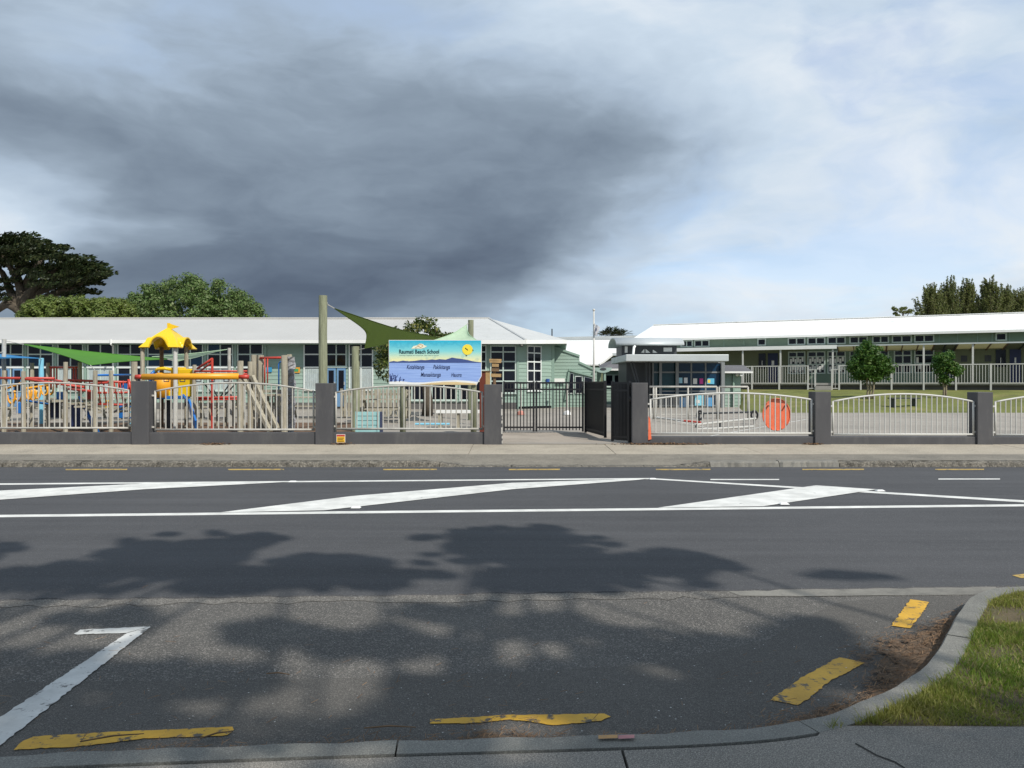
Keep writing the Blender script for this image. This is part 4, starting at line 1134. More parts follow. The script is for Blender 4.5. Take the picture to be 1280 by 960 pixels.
# curved clerestory above the canopy
cl = MB(); K = 12; vs = []; fs = []
xa, xb = PX(767.5, 37.5), PX(851, 37.5); y0c, y1c = 36.7, 39.8; z0c = PZ(431, 36.7)
for k in range(K + 1):
    a = math.pi * k / K; yy = (y0c + y1c)/2 - math.cos(a) * (y1c - y0c)/2; zz = z0c + math.sin(a) * .42
    vs += [(xa, yy, zz), (xb, yy, zz)]
fs = [(2*k, 2*k+1, 2*k+3, 2*k+2) for k in range(K)]
cr = cl.add(vs, fs).build('curved_roof', M['silver'], en, smooth=True, solid=.06)
MB().box(PX(777, 37.4), 37.4, PZ(443, 34.4) - .02, PX(846, 37.4), 39.3, z0c - .004).build('clerestory', M['dark_steel'], en)
cq = lambda x, y: P(x, y, 37.37)
for pl in ([(781, 433), (784.5, 433), (784.5, 441), (781, 441)], [(801, 441), (805.5, 436), (805.5, 441)], [(807, 436), (813, 441), (807, 441)], [(816, 437), (822, 441), (816, 441)], [(829.5, 434.5), (840, 434.5), (840, 439.5), (829.5, 439.5)]):
    MB().prism([cq(*p_) for p_ in pl], (0, .02, 0)).build('clerestory_pane', M['roof_white'], en)
MB().tube([P(793.5, 433, 36.6), P(792.3, 434.5, 36.4), P(791.5, 443, 36.3)], .06, 8).build('downpipe', M['white_trim'], en)
# little green kiosk wing right of the entrance
weatherboards('wing_wall', (PX(904.5, 37), 36.9), (PX(925, 37), 36.9), ZB - .1, PZ(465, 37), M['green_wall'], en)
MB().box(PX(904.5, 37), 36.95, ZB - .1, PX(925, 37), 39.0, PZ(465, 37)).build('wing_body', M['green_trim'], en)
MB().poly([P(903, 464.5, 36.5), P(941, 464.5, 36.5), P(930, 456.5, 39.5), P(903, 456.5, 39.5)]).build('wing_roof', M['grey_tile'], en, solid=.05)
MB().bar(P(903, 465.3, 36.45), P(941, 465.3, 36.45), .06, .08).build('wing_gutter', M['white_trim'], en)
MB().bar(P(917, 467, 36.8), P(917, 512, 36.8), .08, .08, (0, 1, 0)).build('wing_post', M['green_trim'], en)
sp = MB().ball(P(921.5, 468, 36.7), .10, 8, 6).build('flood_lamp', M['white_trim'], en, smooth=True)
MB().box(P(924.5, 467, 36.6).x, 36.5, P(924.5, 470, 36.6).z, P(927.5, 467, 36.6).x, 36.7, P(924.5, 466.5, 36.6).z).build('flood_lamp', M['white_trim'], en)

# ---- right hand verandah block on the grass bank
RA = Vector((28.0, 42.0, 0)); RU = Vector((17, -8, 0)).normalized(); RN = Vector((-8, -17, 0)).normalized()
def rs(x, n_=0.0):
    """distance along the block, on the plane n_ metres in front of its wall, of what is seen at pixel x"""
    t = (x - 640) / F
    return (t * (RA.y + n_ * RN.y) - (RA.x + n_ * RN.x)) / (RU.x - t * RU.y)
def RP(s, n_, z): 
    v = RA + RU * s + RN * n_
    return Vector((v.x, v.y, z))
def rz(x, y, n_=0.0):
    return PZ(y, RP(rs(x, n_), n_, 0).y)
def rbox(m, s0, s1, n0, n1, z0, z1):
    q = [RP(s0, n0, 0), RP(s1, n0, 0), RP(s1, n1, 0), RP(s0, n1, 0)]
    return m.add([(p.x, p.y, z0) for p in q] + [(p.x, p.y, z1) for p in q], [(0,3,2,1),(4,5,6,7),(0,1,5,4),(1,2,6,5),(2,3,7,6),(3,0,4,7)])
rb = thing('verandah_block', RP(-8, 0, 1.2), 'long sage green classroom block with white roof and railed verandah on a grass bank', 'building')
S0, S1 = rs(838), 9.0
ZD = 1.66
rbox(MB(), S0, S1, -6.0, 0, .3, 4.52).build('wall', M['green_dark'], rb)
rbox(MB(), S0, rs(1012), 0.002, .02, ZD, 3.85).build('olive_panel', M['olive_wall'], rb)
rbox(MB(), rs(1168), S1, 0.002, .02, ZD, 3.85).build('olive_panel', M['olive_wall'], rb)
for x in (905, 930, 960, 985, 1174, 1197, 1222, 1240, 1262):
    rbox(MB(), rs(x) - .02, rs(x) + .02, .0, .028, 3.9, 4.5).build('panel_batten', M['green_trim'], rb)
# roof
ezr = 4.56; rzr = 5.80
rf = MB().poly([RP(rs(812, -4), .55, ezr), RP(S1, .55, ezr), RP(S1, -4.0, rzr), RP(rs(812, -4) + .3, -4.0, rzr)]).poly([RP(S1, -4.0, rzr), RP(S1, -8.6, ezr), RP(rs(812, -4), -8.6, ezr), RP(rs(812, -4) + .3, -4.0, rzr)]).build('roof', M['roof_right'], rb, solid=.07)
MB().bar(RP(rs(812, -4), .58, ezr - .07), RP(S1, .58, ezr - .07), .10, .13).build('gutter', M['white_trim'], rf)
MB().bar(RP(rs(812, -4) + .3, -4.0, rzr + .02), RP(S1, -4.0, rzr + .02), .3, .05).build('ridge_cap', M['roof_right'], rf)
rpa = RP(S0, 0, 0); 
def rwin(x0, x1, z0, z1, cols, rows, panes, fr=None, name='window'):
    return window(rb, rpa, RU, RN, rs(x0) - S0, rs(x1) - S0, z0, z1, cols, rows, fr or M['frame'], panes, fw=.07, out=.05, name=name, sill=False)
for (x0, x1) in ((851.5, 865.5), (868.5, 886.5), (985.5, 1006), (1010, 1031), (1035, 1056.5), (1062.5, 1084), (1091, 1110.5), (1115.5, 1139), (1143.5, 1167)):
    rwin(x0, x1, 4.02, 4.40, [0, .5, 1], [4.02, 4.40], lambda i, j: M['glass'])
for (x0, x1) in ((947.5, 957), (1245, 1257.5)):
    rwin(x0, x1, 4.02, 4.40, [0, 1], [4.02, 4.40], lambda i, j: M['glass'])
rp_ = random.Random(6)
for (x0, x1) in ((986, 1006), (1010, 1031), (1035, 1056.5), (1062.5, 1084), (1091, 1110.5), (1118, 1139), (1143.5, 1167)):
    w_ = rwin(x0, x1, 2.25, 3.55, [0, .5, 1], [2.25, 2.78, 3.25, 3.55], lambda i, j: M['glass'])
    sa, sb = rs(x0), rs(x1)
    if x1 < 1060 or x0 > 1140:
        for k in range(2 if x0 > 1140 else 6):
            s = sa + (sb - sa) * (.08 + .145 * k); z_ = 2.34 + (k % 2) * .12 + (.46 if k % 3 == 0 else 0)
            rbox(MB(), s, s + .14 * (sb - sa) / 1.0 * .9, .045, .05, z_, z_ + .34).build('paper', M['white_trim'], w_)
            if x0 < 1060:
                rbox(MB(), s, s + .12 * (sb - sa), .045, .05, z_ + (.5 if z_ < 2.6 else -.44), z_ + (.5 if z_ < 2.6 else -.44) + .28).build('paper', M['white_trim'], w_)
for (x0, x1, mt) in ((948.5, 957, 'glass'), (960, 972.5, 'navy'), (1178, 1192, 'navy'), (1244.5, 1257, 'glass'), (1262, 1276, 'navy')):
    d_ = rbox(MB(), rs(x0), rs(x1), .021, .06, ZD if mt == 'navy' else 2.55, 3.5).build('door' if mt == 'navy' else 'small_window', M[mt], rb)
    rbox(MB(), rs(x0) + .22, rs(x1) - .22, .061, .07, 2.75, 3.05).build('pane' if mt == 'navy' else 'paper', M['white_trim'] if x0 != 1178 else M['glass'], d_)
for x0, x1 in ((1201, 1209), (1231, 1239)):
    rbox(MB(), rs(x0), rs(x1), .022, .04, 2.85, 3.2).build('notice', M['dark_steel'], rb)
# verandah roof: solid white part, then clear sheets on beams
VN = 2.3; zv0, zv1 = 3.92, 3.80
sv = rs(1046, VN)
v0 = rs(838, VN)
MB().prism([RP(v0, 0.01, zv0), RP(sv, 0.01, zv0), RP(sv, VN, zv1), RP(v0, VN, zv1)], (0, 0, -.05)).build('verandah_roof', M['roof_white'], rb)
rbox(MB(), v0, sv, VN, VN + .06, zv1 - .18, zv1 + .03).build('verandah_fascia', M['white_trim'], rb)
for a, b, mt in ((1046.5, 1108, 'poly'), (1109, 1168, 'poly'), (1169, 1197, 'dark'), (1198, 1261, 'poly'), (1262, 1420, 'dark')):
    sa, sb = rs(a, VN), min(rs(b, VN), S1)
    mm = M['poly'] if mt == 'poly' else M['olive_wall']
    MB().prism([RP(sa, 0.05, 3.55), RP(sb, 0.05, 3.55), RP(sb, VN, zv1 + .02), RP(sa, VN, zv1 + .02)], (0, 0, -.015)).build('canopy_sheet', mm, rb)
    k = max(2, int((sb - sa) / .75))
    for i in range(k + 1):
        s = sa + (sb - sa) * i / k
        MB().bar(RP(s, .05, 3.50), RP(s, VN, zv1 - .03), .05, .07).build('rafter', M['timber_brown'] if mt == 'poly' else M['dark_steel'], rb)
MB().bar(RP(sv, VN + .02, zv1 - .02), RP(S1, VN + .02, zv1 - .02), .05, .07).build('verandah_gutter', M['silver'], rb)
for x in (928.5, 975.7, 1041, 1154.6, 1216, 1300):
    s = rs(x, VN - .06)
    rbox(MB(), s - .045, s + .045, VN - .10, VN - .02, ZD, zv1 - .03).build('verandah_post', M['white_rail'], rb)
# deck and its dark base
DN = 2.75
rbox(MB(), rs(918, DN), S1, .001, DN, ZD - .12, ZD).build('deck', M['concrete_light'], rb)
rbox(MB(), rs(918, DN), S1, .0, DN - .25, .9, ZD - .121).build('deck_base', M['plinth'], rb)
# railing
RBAR = MB().box(-.012, -.012, 0, .012, .012, 1).build('baluster_source', M['white_rail']); RBAR_ME = RBAR.data; bpy.data.objects.remove(RBAR)
def railing(label, s0, s1, zb_, zt_, gap, posts, zfoot):
    t = thing('railing', RP((s0+s1)/2, DN + .03, zb_), label, 'railing', 'white verandah railings')
    q0, q1 = RP(s0, DN + .03, 0), RP(s1, DN + .03, 0)
    MB().bar((q0.x, q0.y, zt_), (q1.x, q1.y, zt_), .05, .05).build('top_rail', M['white_rail'], t)
    MB().bar((q0.x, q0.y, zb_ + .03), (q1.x, q1.y, zb_ + .03), .05, .05).build('bottom_rail', M['white_rail'], t)
    k = int((s1 - s0) / gap); ang = math.atan2(RU.y, RU.x)
    for i in range(1, k):
        p = RP(s0 + (s1 - s0) * i / k, DN + .03, zb_ + .05)
        inst(RBAR_ME, 'baluster', p, t, (0, 0, ang), (1, 1, zt_ - zb_ - .06))
    for s in posts:
        p = RP(s, DN + .03, 0)
        MB().bar((p.x, p.y, zfoot), (p.x, p.y, zt_ + .03), .085, .085, (RU.x, RU.y, 0)).build('post', M['white_rail'], t)
    return t
rsd = lambda x: rs(x, DN + .03)
ZRB, ZRT = ZD - .04, ZD + .98
railing('white baluster railing between the entrance wing and the verandah steps', rsd(921), rsd(1010), ZRB, ZRT, .135, [rsd(940), rsd(974), rsd(1010)], 1.2)
railing('short low white railing at the near side of the verandah steps', rsd(1010.8), rsd(1019), ZRB - .3, ZRT - .22, .135, [rsd(1019)], 1.1)
railing('short low white railing at the tree side of the verandah steps', rsd(1040), rsd(1048.2), ZRB - .3, ZRT - .22, .135, [rsd(1040)], 1.1)
railing('long white baluster railing behind the two small round trees', rsd(1049), rsd(1330), ZRB, ZRT, .135, [rsd(x) for x in (1049, 1076, 1114.5, 1154.6, 1195, 1238.5, 1290)], 1.15)
# steps
st_ = thing('steps', RP(rsd(1030), DN + .8, .9), 'concrete steps leading up to the verandah', 'steps')
for k in range(4):
    rbox(MB(), rsd(1019.5), rsd(1039.5), DN + .05 + .3*k, DN + .349 + .3*k, .6, ZD - .16*(k+1)).build('step', M['concrete_light'], st_)
# grass bank
YB = 31.0
def bank_top(X):
    # Y of the front of the deck at this X
    s = (X - RA.x - RN.x * (DN - .1)) / RU.x
    return RP(s, DN - .1, 0).y
vs, fs = [], []; NX, NY = 80, 24
for i in range(NX + 1):
    for j in range(NY + 1):
        t = j / NY
        xb_ = 9.2 + (34 - 9.2) * i / NX; xt_ = 13.3 + (38 - 13.3) * i / NX
        X = xb_ + (xt_ - xb_) * t; yt = bank_top(xt_); Y = YB + (yt - YB) * t
        z = zg(YB) - .02 + (1.30 - zg(YB)) * (t ** .9) + .04 * math.sin(X * 1.7 + Y) * math.sin(t * math.pi) + .03 * math.sin(X * 3.9 - Y * 2) * math.sin(t * math.pi)
        if i == 0: z = zg(YB) - .05
        vs.append((X, Y, z))
fs = [(i*(NY+1)+j, (i+1)*(NY+1)+j, (i+1)*(NY+1)+j+1, i*(NY+1)+j+1) for i in range(NX) for j in range(NY)]
struct(MB().add(vs, fs).build('grass_bank', M['turf'], smooth=True))
def bank_z(X, Y):
    yt = bank_top(X + .5); t = max(0, min(1, (Y - YB) / max(.1, yt - YB)))
    return zg(YB) - .02 + (1.30 - zg(YB)) * (t ** .9)

# ================================================================== NAME BOARD
SY = 19.4
t = thing('school_sign', (PX(544, SY), SY, zg(SY)), 'large school name board printed with sea, hills and sun', 'sign')
q = lambda x, y, o=0.0: Vector((PX(x, SY), SY - o, PZ(y, SY)))
def grad_mat():
    m, nt, N, L, b = new_mat('sign_sky_print')
    geo = N.new('ShaderNodeNewGeometry'); sp = N.new('ShaderNodeSeparateXYZ'); L.new(geo.outputs['Position'], sp.inputs[0])
    r = N.new('ShaderNodeValToRGB'); L.new(_mr(N, L, sp.outputs[2], PZ(453, SY), PZ(425, SY)), r.inputs[0])
    e = r.color_ramp.elements
    e[0].position = .10; e[0].color = (0.80, 0.76, 0.40, 1); e[1].position = .95; e[1].color = (0.02, 0.42, 0.60, 1)
    k = e.new(.5); k.color = (0.22, 0.62, 0.64, 1)
    w = N.new('ShaderNodeTexWave'); L.new(geo.outputs['Position'], w.inputs['Vector']); w.wave_type = 'RINGS'; w.inputs['Scale'].default_value = 5; w.inputs['Distortion'].default_value = 5; w.inputs['Detail'].default_value = 1
    c = _mix(N, L, _mr(N, L, w.outputs['Fac'], .8, 1.0, 0, .25), r.outputs[0], (0.02, 0.30, 0.45))
    L.new(c, b.inputs['Base Color']); b.inputs['Roughness'].default_value = .45
    return m
def sea_mat():
    m, nt, N, L, b = new_mat('sign_sea_print')
    geo = N.new('ShaderNodeNewGeometry'); vm = N.new('ShaderNodeVectorMath'); vm.operation = 'MULTIPLY'; L.new(geo.outputs['Position'], vm.inputs[0]); vm.inputs[1].default_value = (.7, 1, 22)
    n = _noise(N, L, vm.outputs[0], 1.5, 3)
    c = _mix(N, L, _mr(N, L, n, .35, .7), (0.22, 0.33, 0.66), (0.34, 0.48, 0.80)); L.new(c, b.inputs['Base Color']); b.inputs['Roughness'].default_value = .45
    return m
out = [(486, 425), (602, 425), (602, 470), (595.5, 481.5), (486, 480.8)]
bd = MB().prism([q(*p_) for p_ in out], (0, .04, 0)).build('board', M['white_trim'], t)
MB().poly([q(486.6, 425.6, .004), q(601.4, 425.6, .004), q(601.4, 454, .004), q(486.6, 454, .004)]).build('sky_print', grad_mat(), t)
MB().poly([q(486.6, 453, .008), q(601.4, 453, .008), q(601.4, 470, .008), q(596, 479, .008), q(486.6, 478, .008)]).build('sea_print', sea_mat(), t)
hills = [(486.6, 453.4), (486.6, 452.3), (492, 451.2), (497, 452), (504, 450.8), (511, 451.6), (519, 451), (526, 450), (533, 450.2), (540, 449.2), (545, 449.8), (549, 448.9), (557, 449.6), (562, 448), (565, 446.9), (570, 447.8), (577, 448.6), (585, 450), (590, 451.4), (596, 452.4), (601.4, 452.8), (601.4, 453.4)]
MB().poly([q(x, y, .012) for x, y in hills]).build('hill_print', flat('sign_hills', (0.045, 0.075, 0.23)), t)
foam = [(486.6, 477.2), (500, 476.4), (515, 478), (530, 478), (550, 476.2), (570, 475.0), (585, 476.0), (597, 477.4), (595, 481.2), (486.6, 480.4)]
MB().poly([q(x, y, .012) for x, y in foam]).build('foam_print', M['white_trim'], t)
sand = [(525, 480.4), (540, 478.6), (555, 477.6), (570, 477.4), (585, 478.4), (595.5, 479.6), (594.8, 481.0), (525, 480.7)]
MB().poly([q(x, y, .016) for x, y in sand]).build('sand_print', flat('sign_sand', (0.66, 0.50, 0.26)), t)
sc_ = (584.3, 437.0)
MB().poly([q(sc_[0] + 6.6*math.cos(a*math.pi/14), sc_[1] + 6.6*math.sin(a*math.pi/14), .010) for a in range(28)]).build('sun_print', flat('sign_sun', (0.85, 0.68, 0.05)), t)
for (x, y, l, a) in ((583.2, 436.4, 2.2, .7), (591.2, 437.8, .9, 1.2), (583, 444.4, .9, .4)):
    MB().poly([q(x + l*math.cos(a) - .5*math.sin(a), y + l*math.sin(a) + .5*math.cos(a), .014), q(x - l*math.cos(a) - .5*math.sin(a), y - l*math.sin(a) + .5*math.cos(a), .014), q(x - l*math.cos(a) + .5*math.sin(a), y - l*math.sin(a) - .5*math.cos(a), .014), q(x + l*math.cos(a) + .5*math.sin(a), y + l*math.sin(a) - .5*math.cos(a), .014)]).build('sun_mark', M['black_metal'], t)
logo = [(514, 436), (517, 432.6), (521, 431.8), (525, 429.6), (529, 430.2), (531, 432), (534, 432.5), (531, 434.6), (526, 436), (520, 435.6)]
MB().poly([q(x, y, .010) for x, y in logo]).build('logo_print', flat('sign_logo', (0.80, 0.78, 0.60)), t)
for pl in ([(519, 434.8), (523, 432.6), (526, 434.4), (529, 432.4)], [(522, 431.6), (525.5, 430.6), (529, 431.6)]):
    MB().tube([q(x, y, .012) for x, y in pl], .006, 4).build('logo_line', flat('sign_logo_line', (0.55, 0.28, 0.06)), t)
rq = random.Random(12)
inkp = flat('sign_plant', (0.03, 0.05, 0.18))
for k in range(13):
    x = 487.5 + rq.uniform(0, 17); y1 = 477.2 - rq.uniform(0, 1); h_ = rq.uniform(4, 15) * (1 - (x - 487) / 30); c_ = rq.uniform(-3, 4)
    MB().tube([q(x, y1, .012), q(x + c_*.3, y1 - h_*.6, .012), q(x + c_, y1 - h_, .012)], [.009, .008, .004], 4).build('plant_print', inkp, t)
    MB().tube([q(x + c_*.3, y1 - h_*.6, .012), q(x + c_*.3 + 1.5, y1 - h_*.75, .012)], [.007, .01], 4).build('plant_print', inkp, t)
def text(body, x, y, w, h, mat_, parent, shear=0.0, off=.013, sy=SY, bold=0.0, pj=None):
    cu = bpy.data.curves.new('lettering', 'FONT'); cu.body = body; cu.size = 1.0; cu.shear = shear; cu.offset = bold; cu.resolution_u = 3
    ob_ = bpy.data.objects.new('lettering', cu); COL.objects.link(ob_)
    bpy.context.view_layer.update()
    me = bpy.data.meshes.new_from_object(ob_.evaluated_get(bpy.context.evaluated_depsgraph_get()))
    bpy.data.objects.remove(ob_)
    co = np.zeros(len(me.vertices) * 3); me.vertices.foreach_get('co', co); co = co.reshape(-1, 3)
    mn, mx = co.min(0), co.max(0)
    W, H = w / F * sy, h / F * sy
    o0 = root_loc(parent); base = Vector((PX(x, sy), sy - off, PZ(y, sy)))
    out_ = np.zeros_like(co)
    out_[:, 0] = (co[:, 0] - mn[0]) / (mx[0] - mn[0]) * W + base.x - o0.x
    out_[:, 1] = base.y - o0.y
    out_[:, 2] = (co[:, 1] - mn[1]) / (mx[1] - mn[1]) * H + base.z - o0.z
    me.vertices.foreach_set('co', out_.ravel()); me.update()
    me.materials.clear(); me.materials.append(mat_)
    me.name = 'lettering'
    return link(bpy.data.objects.new('lettering', me), parent)
ink = flat('sign_ink', (0.012, 0.06, 0.075)); ink2 = flat('sign_script_ink', (0.012, 0.025, 0.10))
text('Raumati Beach School', 499, 442.0, 50, 5.2, ink, t, 0, .012, bold=.02)
text('Learning Together for Tomorrow  Ako Tahi mo Apopo', 499.5, 445.0, 49, 1.4, ink, t, 0, .012)
text('Kotahitanga', 508.5, 463, 22, 7, ink2, t, .3, .013, bold=.012)
text('Pakikitanga', 541.5, 463, 21, 7, ink2, t, .3, .013, bold=.012)
text('Manaakitanga', 526, 472.5, 25, 7, ink2, t, .3, .013, bold=.012)
text('Hauora', 564, 471, 13, 5, ink2, t, .3, .013, bold=.012)
for x in (503.5, 592):
    MB().tube([(PX(x, SY + .12), SY + .12, zg(SY) - .1), (PX(x, SY + .12), SY + .12, PZ(428, SY))], .075, 10).build('post', M['pole'], t, smooth=True)
# ---- finger post with stacked timber boards
fp = thing('finger_post', P(619, 480, 23.5) * 1, 'wooden post with stacked hand painted direction boards', 'sign'); fp.location.z = zg(23.5)
MB().tube([(PX(618, 23.5), 23.5, zg(23.5) - .1), (PX(618, 23.5), 23.5, PZ(449, 23.5))], .05, 8).build('post', M['timber_brown'], fp)
for (x0, x1, y, mt) in ((611.5, 627, 449.8, 'timber_tan'), (612, 626.5, 452, 'timber_tan'), (615, 623.5, 456.5, 'timber_tan'), (614, 624, 462, 'timber_brown'), (613.5, 626.5, 469, 'timber_tan')):
    h_ = 1.3 if y < 453 else 2.0
    a_, b_ = P(x0, y, 23.42), P(x1, y + .4, 23.42)
    MB().bar(a_, b_, .025, h_ * 2 / F * 23.4).build('board', M[mt], fp)
gp_ = thing('timber_gatepost', (PX(604, 20.2), 20.2, zg(20.2)), 'short red brown and tan timber post beside the name board', 'post')
MB().box(PX(599.5, 20.2), 20.2, zg(20.2) - .1, PX(607, 20.2), 20.32, PZ(464.5, 20.2)).build('red_side', flat('oxide_red', (0.13, 0.025, 0.012)), gp_)
MB().box(PX(607, 20.2), 20.19, zg(20.2) - .1, PX(612.5, 20.2), 20.31, PZ(464.5, 20.2)).build('tan_side', M['timber_tan'], gp_)
MB().box(PX(603, 20.2), 20.17, PZ(464.5, 20.2), PX(613.5, 20.2), 20.34, PZ(463.5, 20.2)).build('cap', M['timber_brown'], gp_)

# ================================================================== POLES AND SHADE SAILS
def pole(name, label, x, ytop, d, r, mt, cat='pole', group=None, parts=()):
    t = thing(name, (PX(x, d), d, zg(d)), label, cat, group)
    rr = random.Random(int(x)); H = PZ(ytop, d) - zg(d) + .1
    pts = [(PX(x, d) + rr.uniform(-.006, .006), d, zg(d) - .1 + H * k / 8) for k in range(9)]
    MB().tube(pts, [r * (1.04 - .08 * k / 8) for k in range(9)], 14).build('shaft', mt, t, smooth=False)
    return t
t = pole('timber_pole', 'tall greenish timber pole holding the top corner of the dark green sail', 403.5, 369.5, 19.6, .112, M['pole'], group='timber sail poles')
MB().tube([(PX(403.5, 19.6) - .118, 19.6, PZ(379, 19.6)), (PX(403.5, 19.6) + .13, 19.6, PZ(379, 19.6))], .012, 6).build('eye_bolt', M['galv'], t)
pole('timber_pole', 'short split topped timber pole at the low corner of the dark green sail', 444.5, 433, 21.5, .115, M['pole'], group='timber sail poles')
pole('timber_pole', 'timber pole rising behind the name board to the pale sail corner', 588.5, 400, 26.5, .10, M['pole'], group='timber sail poles')
def sail(name, label, corners, mat_, sag=.12, cables=(), n=14):
    """tensioned triangle with curved-in edges"""
    a, b, c = [Vector(p) for p in corners]; ctr = (a + b + c) / 3
    t = thing(name, tuple(a), label, 'shade sail', 'playground shade sails')
    vs, idx, fs = [], {}, []
    for i in range(n + 1):
        for j in range(n + 1 - i):
            k = n - i - j; u_, v_, w_ = i / n, j / n, k / n
            p = a * u_ + b * v_ + c * w_
            pull = 4 * max(u_ * v_ * (1 - w_) ** 2, v_ * w_ * (1 - u_) ** 2, w_ * u_ * (1 - v_) ** 2)
            edge = 1 - min(u_, v_, w_) * 3
            p = p.lerp(ctr, sag * pull * max(0, edge) ** 1.0)
            p.z -= .10 * 27 * u_ * v_ * w_
            idx[(i, j)] = len(vs); vs.append(p)
    for i in range(n):
        for j in range(n - i):
            fs.append((idx[(i, j)], idx[(i+1, j)], idx[(i, j+1)]))
            if j < n - i - 1: fs.append((idx[(i+1, j)], idx[(i+1, j+1)], idx[(i, j+1)]))
    o = MB().add(vs, fs).build('cloth', mat_, t, smooth=True)
    # hem rope
    for e in ([idx[(i, 0)] for i in range(n+1)], [idx[(0, j)] for j in range(n+1)], [idx[(i, n - i)] for i in range(n+1)]):
        MB().tube([vs[k] for k in e], .012, 5).build('hem', mat_, t)
    for p0, p1 in cables:
        MB().tube([p0, p1], .012, 5).build('cable', M['galv'], t)
    return t
c1 = P(418, 385.5, 19.7); c2 = P(456, 435.5, 21.2); c3 = P(566, 425.5, 27.0)
sail('shade_sail', 'dark olive green triangular sail strung from the tall timber pole', [c1, c2, c3], M['sail_dark'], .34,
     [(P(406.5, 379, 19.6), c1), (P(447.5, 437.5, 21.5), c2), (c3, P(586, 418, 26.5))])
c1 = P(592, 401.5, 26.4); c2 = P(538, 427, 23.5); c3 = P(600, 428, 24.0)
sail('shade_sail', 'pale mint sail corner rising behind the name board', [P(583, 406, 26.4), c2, c3], M['sail_pale'], .3, [(P(583, 406, 26.4), P(588, 402, 26.5))])
pole('sail_post', 'grey metal post at the top corner of the bright green sail', 5, 424, 22.5, .06, M['galv'], group='metal sail posts')
pole('sail_post', 'thin grey metal post under the tip of the pale striped sail', 286.5, 435, 25.5, .055, M['galv'], group='metal sail posts')
pole('sail_post', 'light blue metal post at the corner of the blue sail', 51.5, 447.5, 24.5, .075, M['sky_blue'], group='metal sail posts')
s_a = P(30, 430.5, 22.6); s_b = P(113, 456.5, 20.8); s_c = P(209, 449, 25)
sail('shade_sail', 'long bright green triangular sail over the climbing rails', [s_a, s_b, s_c], M['sail_green'], .12, [(s_a, P(6.5, 426, 22.5)), (s_b, P(119, 463, 20.55)), (s_c, P(222, 452, 25.2))])
sail('shade_sail', 'pale green sail sweeping from the play tower to a thin metal post', [P(190, 446, 24), P(222, 452, 25.2), P(284, 436.8, 25.5)], M['sail_pale'], .25, [(P(284, 436.8, 25.5), P(286.5, 436, 25.5)), (P(190, 446, 24), P(200.5, 446, 24.4))])
sail('shade_sail', 'blue triangular sail ending at the light blue post', [P(-60, 436, 25), P(-40, 446, 21), P(49, 448, 22.4)], M['sail_blue'], .1, [(P(49, 448, 22.4), P(51.5, 449, 24.5)), (P(-40, 446, 21), P(5, 440, 22.5)), (P(-60, 436, 25), P(-110, 432, 26))])

# ================================================================== PLAYGROUND
def ppost(t, x, ytop, d, r=.058, mt=None, name='post'):
    rr = random.Random(int(x * 7 + d)); X = PX(x, d); zt_ = PZ(ytop, d)
    pts = [(X + rr.uniform(-.004, .004), d, zg(d) - .08 + (zt_ - zg(d) + .08) * k / 4) for k in range(5)]
    return MB().tube(pts, [r, r*1.01, r*.99, r, r*.94], 10).build(name, mt or M['timber'], t)
def prail(t, a, b, r, mt, name='rail'):
    return MB().tube([P(*a), P(*b)], r, 8).build(name, M[mt], t, smooth=True)
# ---- climbing course at the left: rails, hoops, deck, slide
cf = thing('climbing_frame', (PX(80, 21.5), 21.5, zg(21.5)), 'timber climbing course with red rails and yellow hoops', 'climbing frame')
for x, y, d in ((5, 463, 20.6), (29.5, 464, 20.4), (40, 453.5, 22.6), (60, 453.5, 22.6), (82, 452.5, 20.6), (100, 453, 22.6), (119, 463, 20.5), (139, 463, 20.5), (166.5, 452, 22.5), (-22, 463, 20.6)):
    ppost(cf, x, y, d)
prail(cf, (-22, 472.5, 20.6), (68, 473, 20.5), .035, 'red')
prail(cf, (30, 473.5, 20.4), (105, 484, 20.5), .035, 'red')
prail(cf, (58, 473, 22.6), (82, 478, 20.7), .035, 'red')
prail(cf, (62, 459, 22.6), (100, 459, 22.6), .03, 'red')
for x in (64, 67.5, 71, 92, 95):
    prail(cf, (x, 459, 22.6), (x, 485, 22.6), .022, 'red', 'bar')
prail(cf, (82, 475, 22.4), (163, 478, 22.4), .035, 'red')
prail(cf, (82, 486, 21.4), (119, 489.5, 20.6), .035, 'red')
prail(cf, (119, 491, 22.0), (163, 490.5, 22.2), .03, 'red')
prail(cf, (100, 481, 22.0), (139, 478, 20.7), .03, 'red')
prail(cf, (121, 469, 20.6), (164, 468.6, 22.3), .03, 'blue')
for x in range(88, 162, 6):
    prail(cf, (x, 476, 22.4), (x, 489.5, 22.2), .014, 'red', 'bar')
prail(cf, (161, 474, 21.6), (163, 492, 21.6), .04, 'red')
# hanging yellow hoops
prail(cf, (5, 487, 20.6), (30, 477.5, 20.5), .03, 'orange_y'); prail(cf, (30, 486, 21.2), (62, 481, 22.4), .03, 'orange_y')
for i, (x, y, w_, h_) in enumerate(((14, 490, 5, 14), (23, 488, 5, 13), (36, 487, 4, 12), (41, 488, 4.5, 12), (47, 486, 4, 12), (56, 483, 5, 11), (63, 483, 4, 10))):
    d = 20.7 + i * .22
    pts = [P(x + w_ * math.cos(a), y + h_ * math.sin(a), d) for a in [math.pi * k / 12 for k in range(13)]]
    MB().tube(pts, .028, 6).build('hoop', M['orange_y'], cf, smooth=True)
dk = MB().box(PX(40, 22.4), 22.3, PZ(500, 22.4) - .06, PX(100, 22.4), 23.4, PZ(500, 22.4)).build('deck', M['timber'], cf)
for k in range(4):
    MB().box(PX(84, 21.2) + .30*k, 21.0, PZ(500, 22.4) - .08*k - .1, PX(84, 21.2) + .30*k + .28, 22.2, PZ(500, 22.4) - .08*k - .05).build('plank', M['timber'], cf)
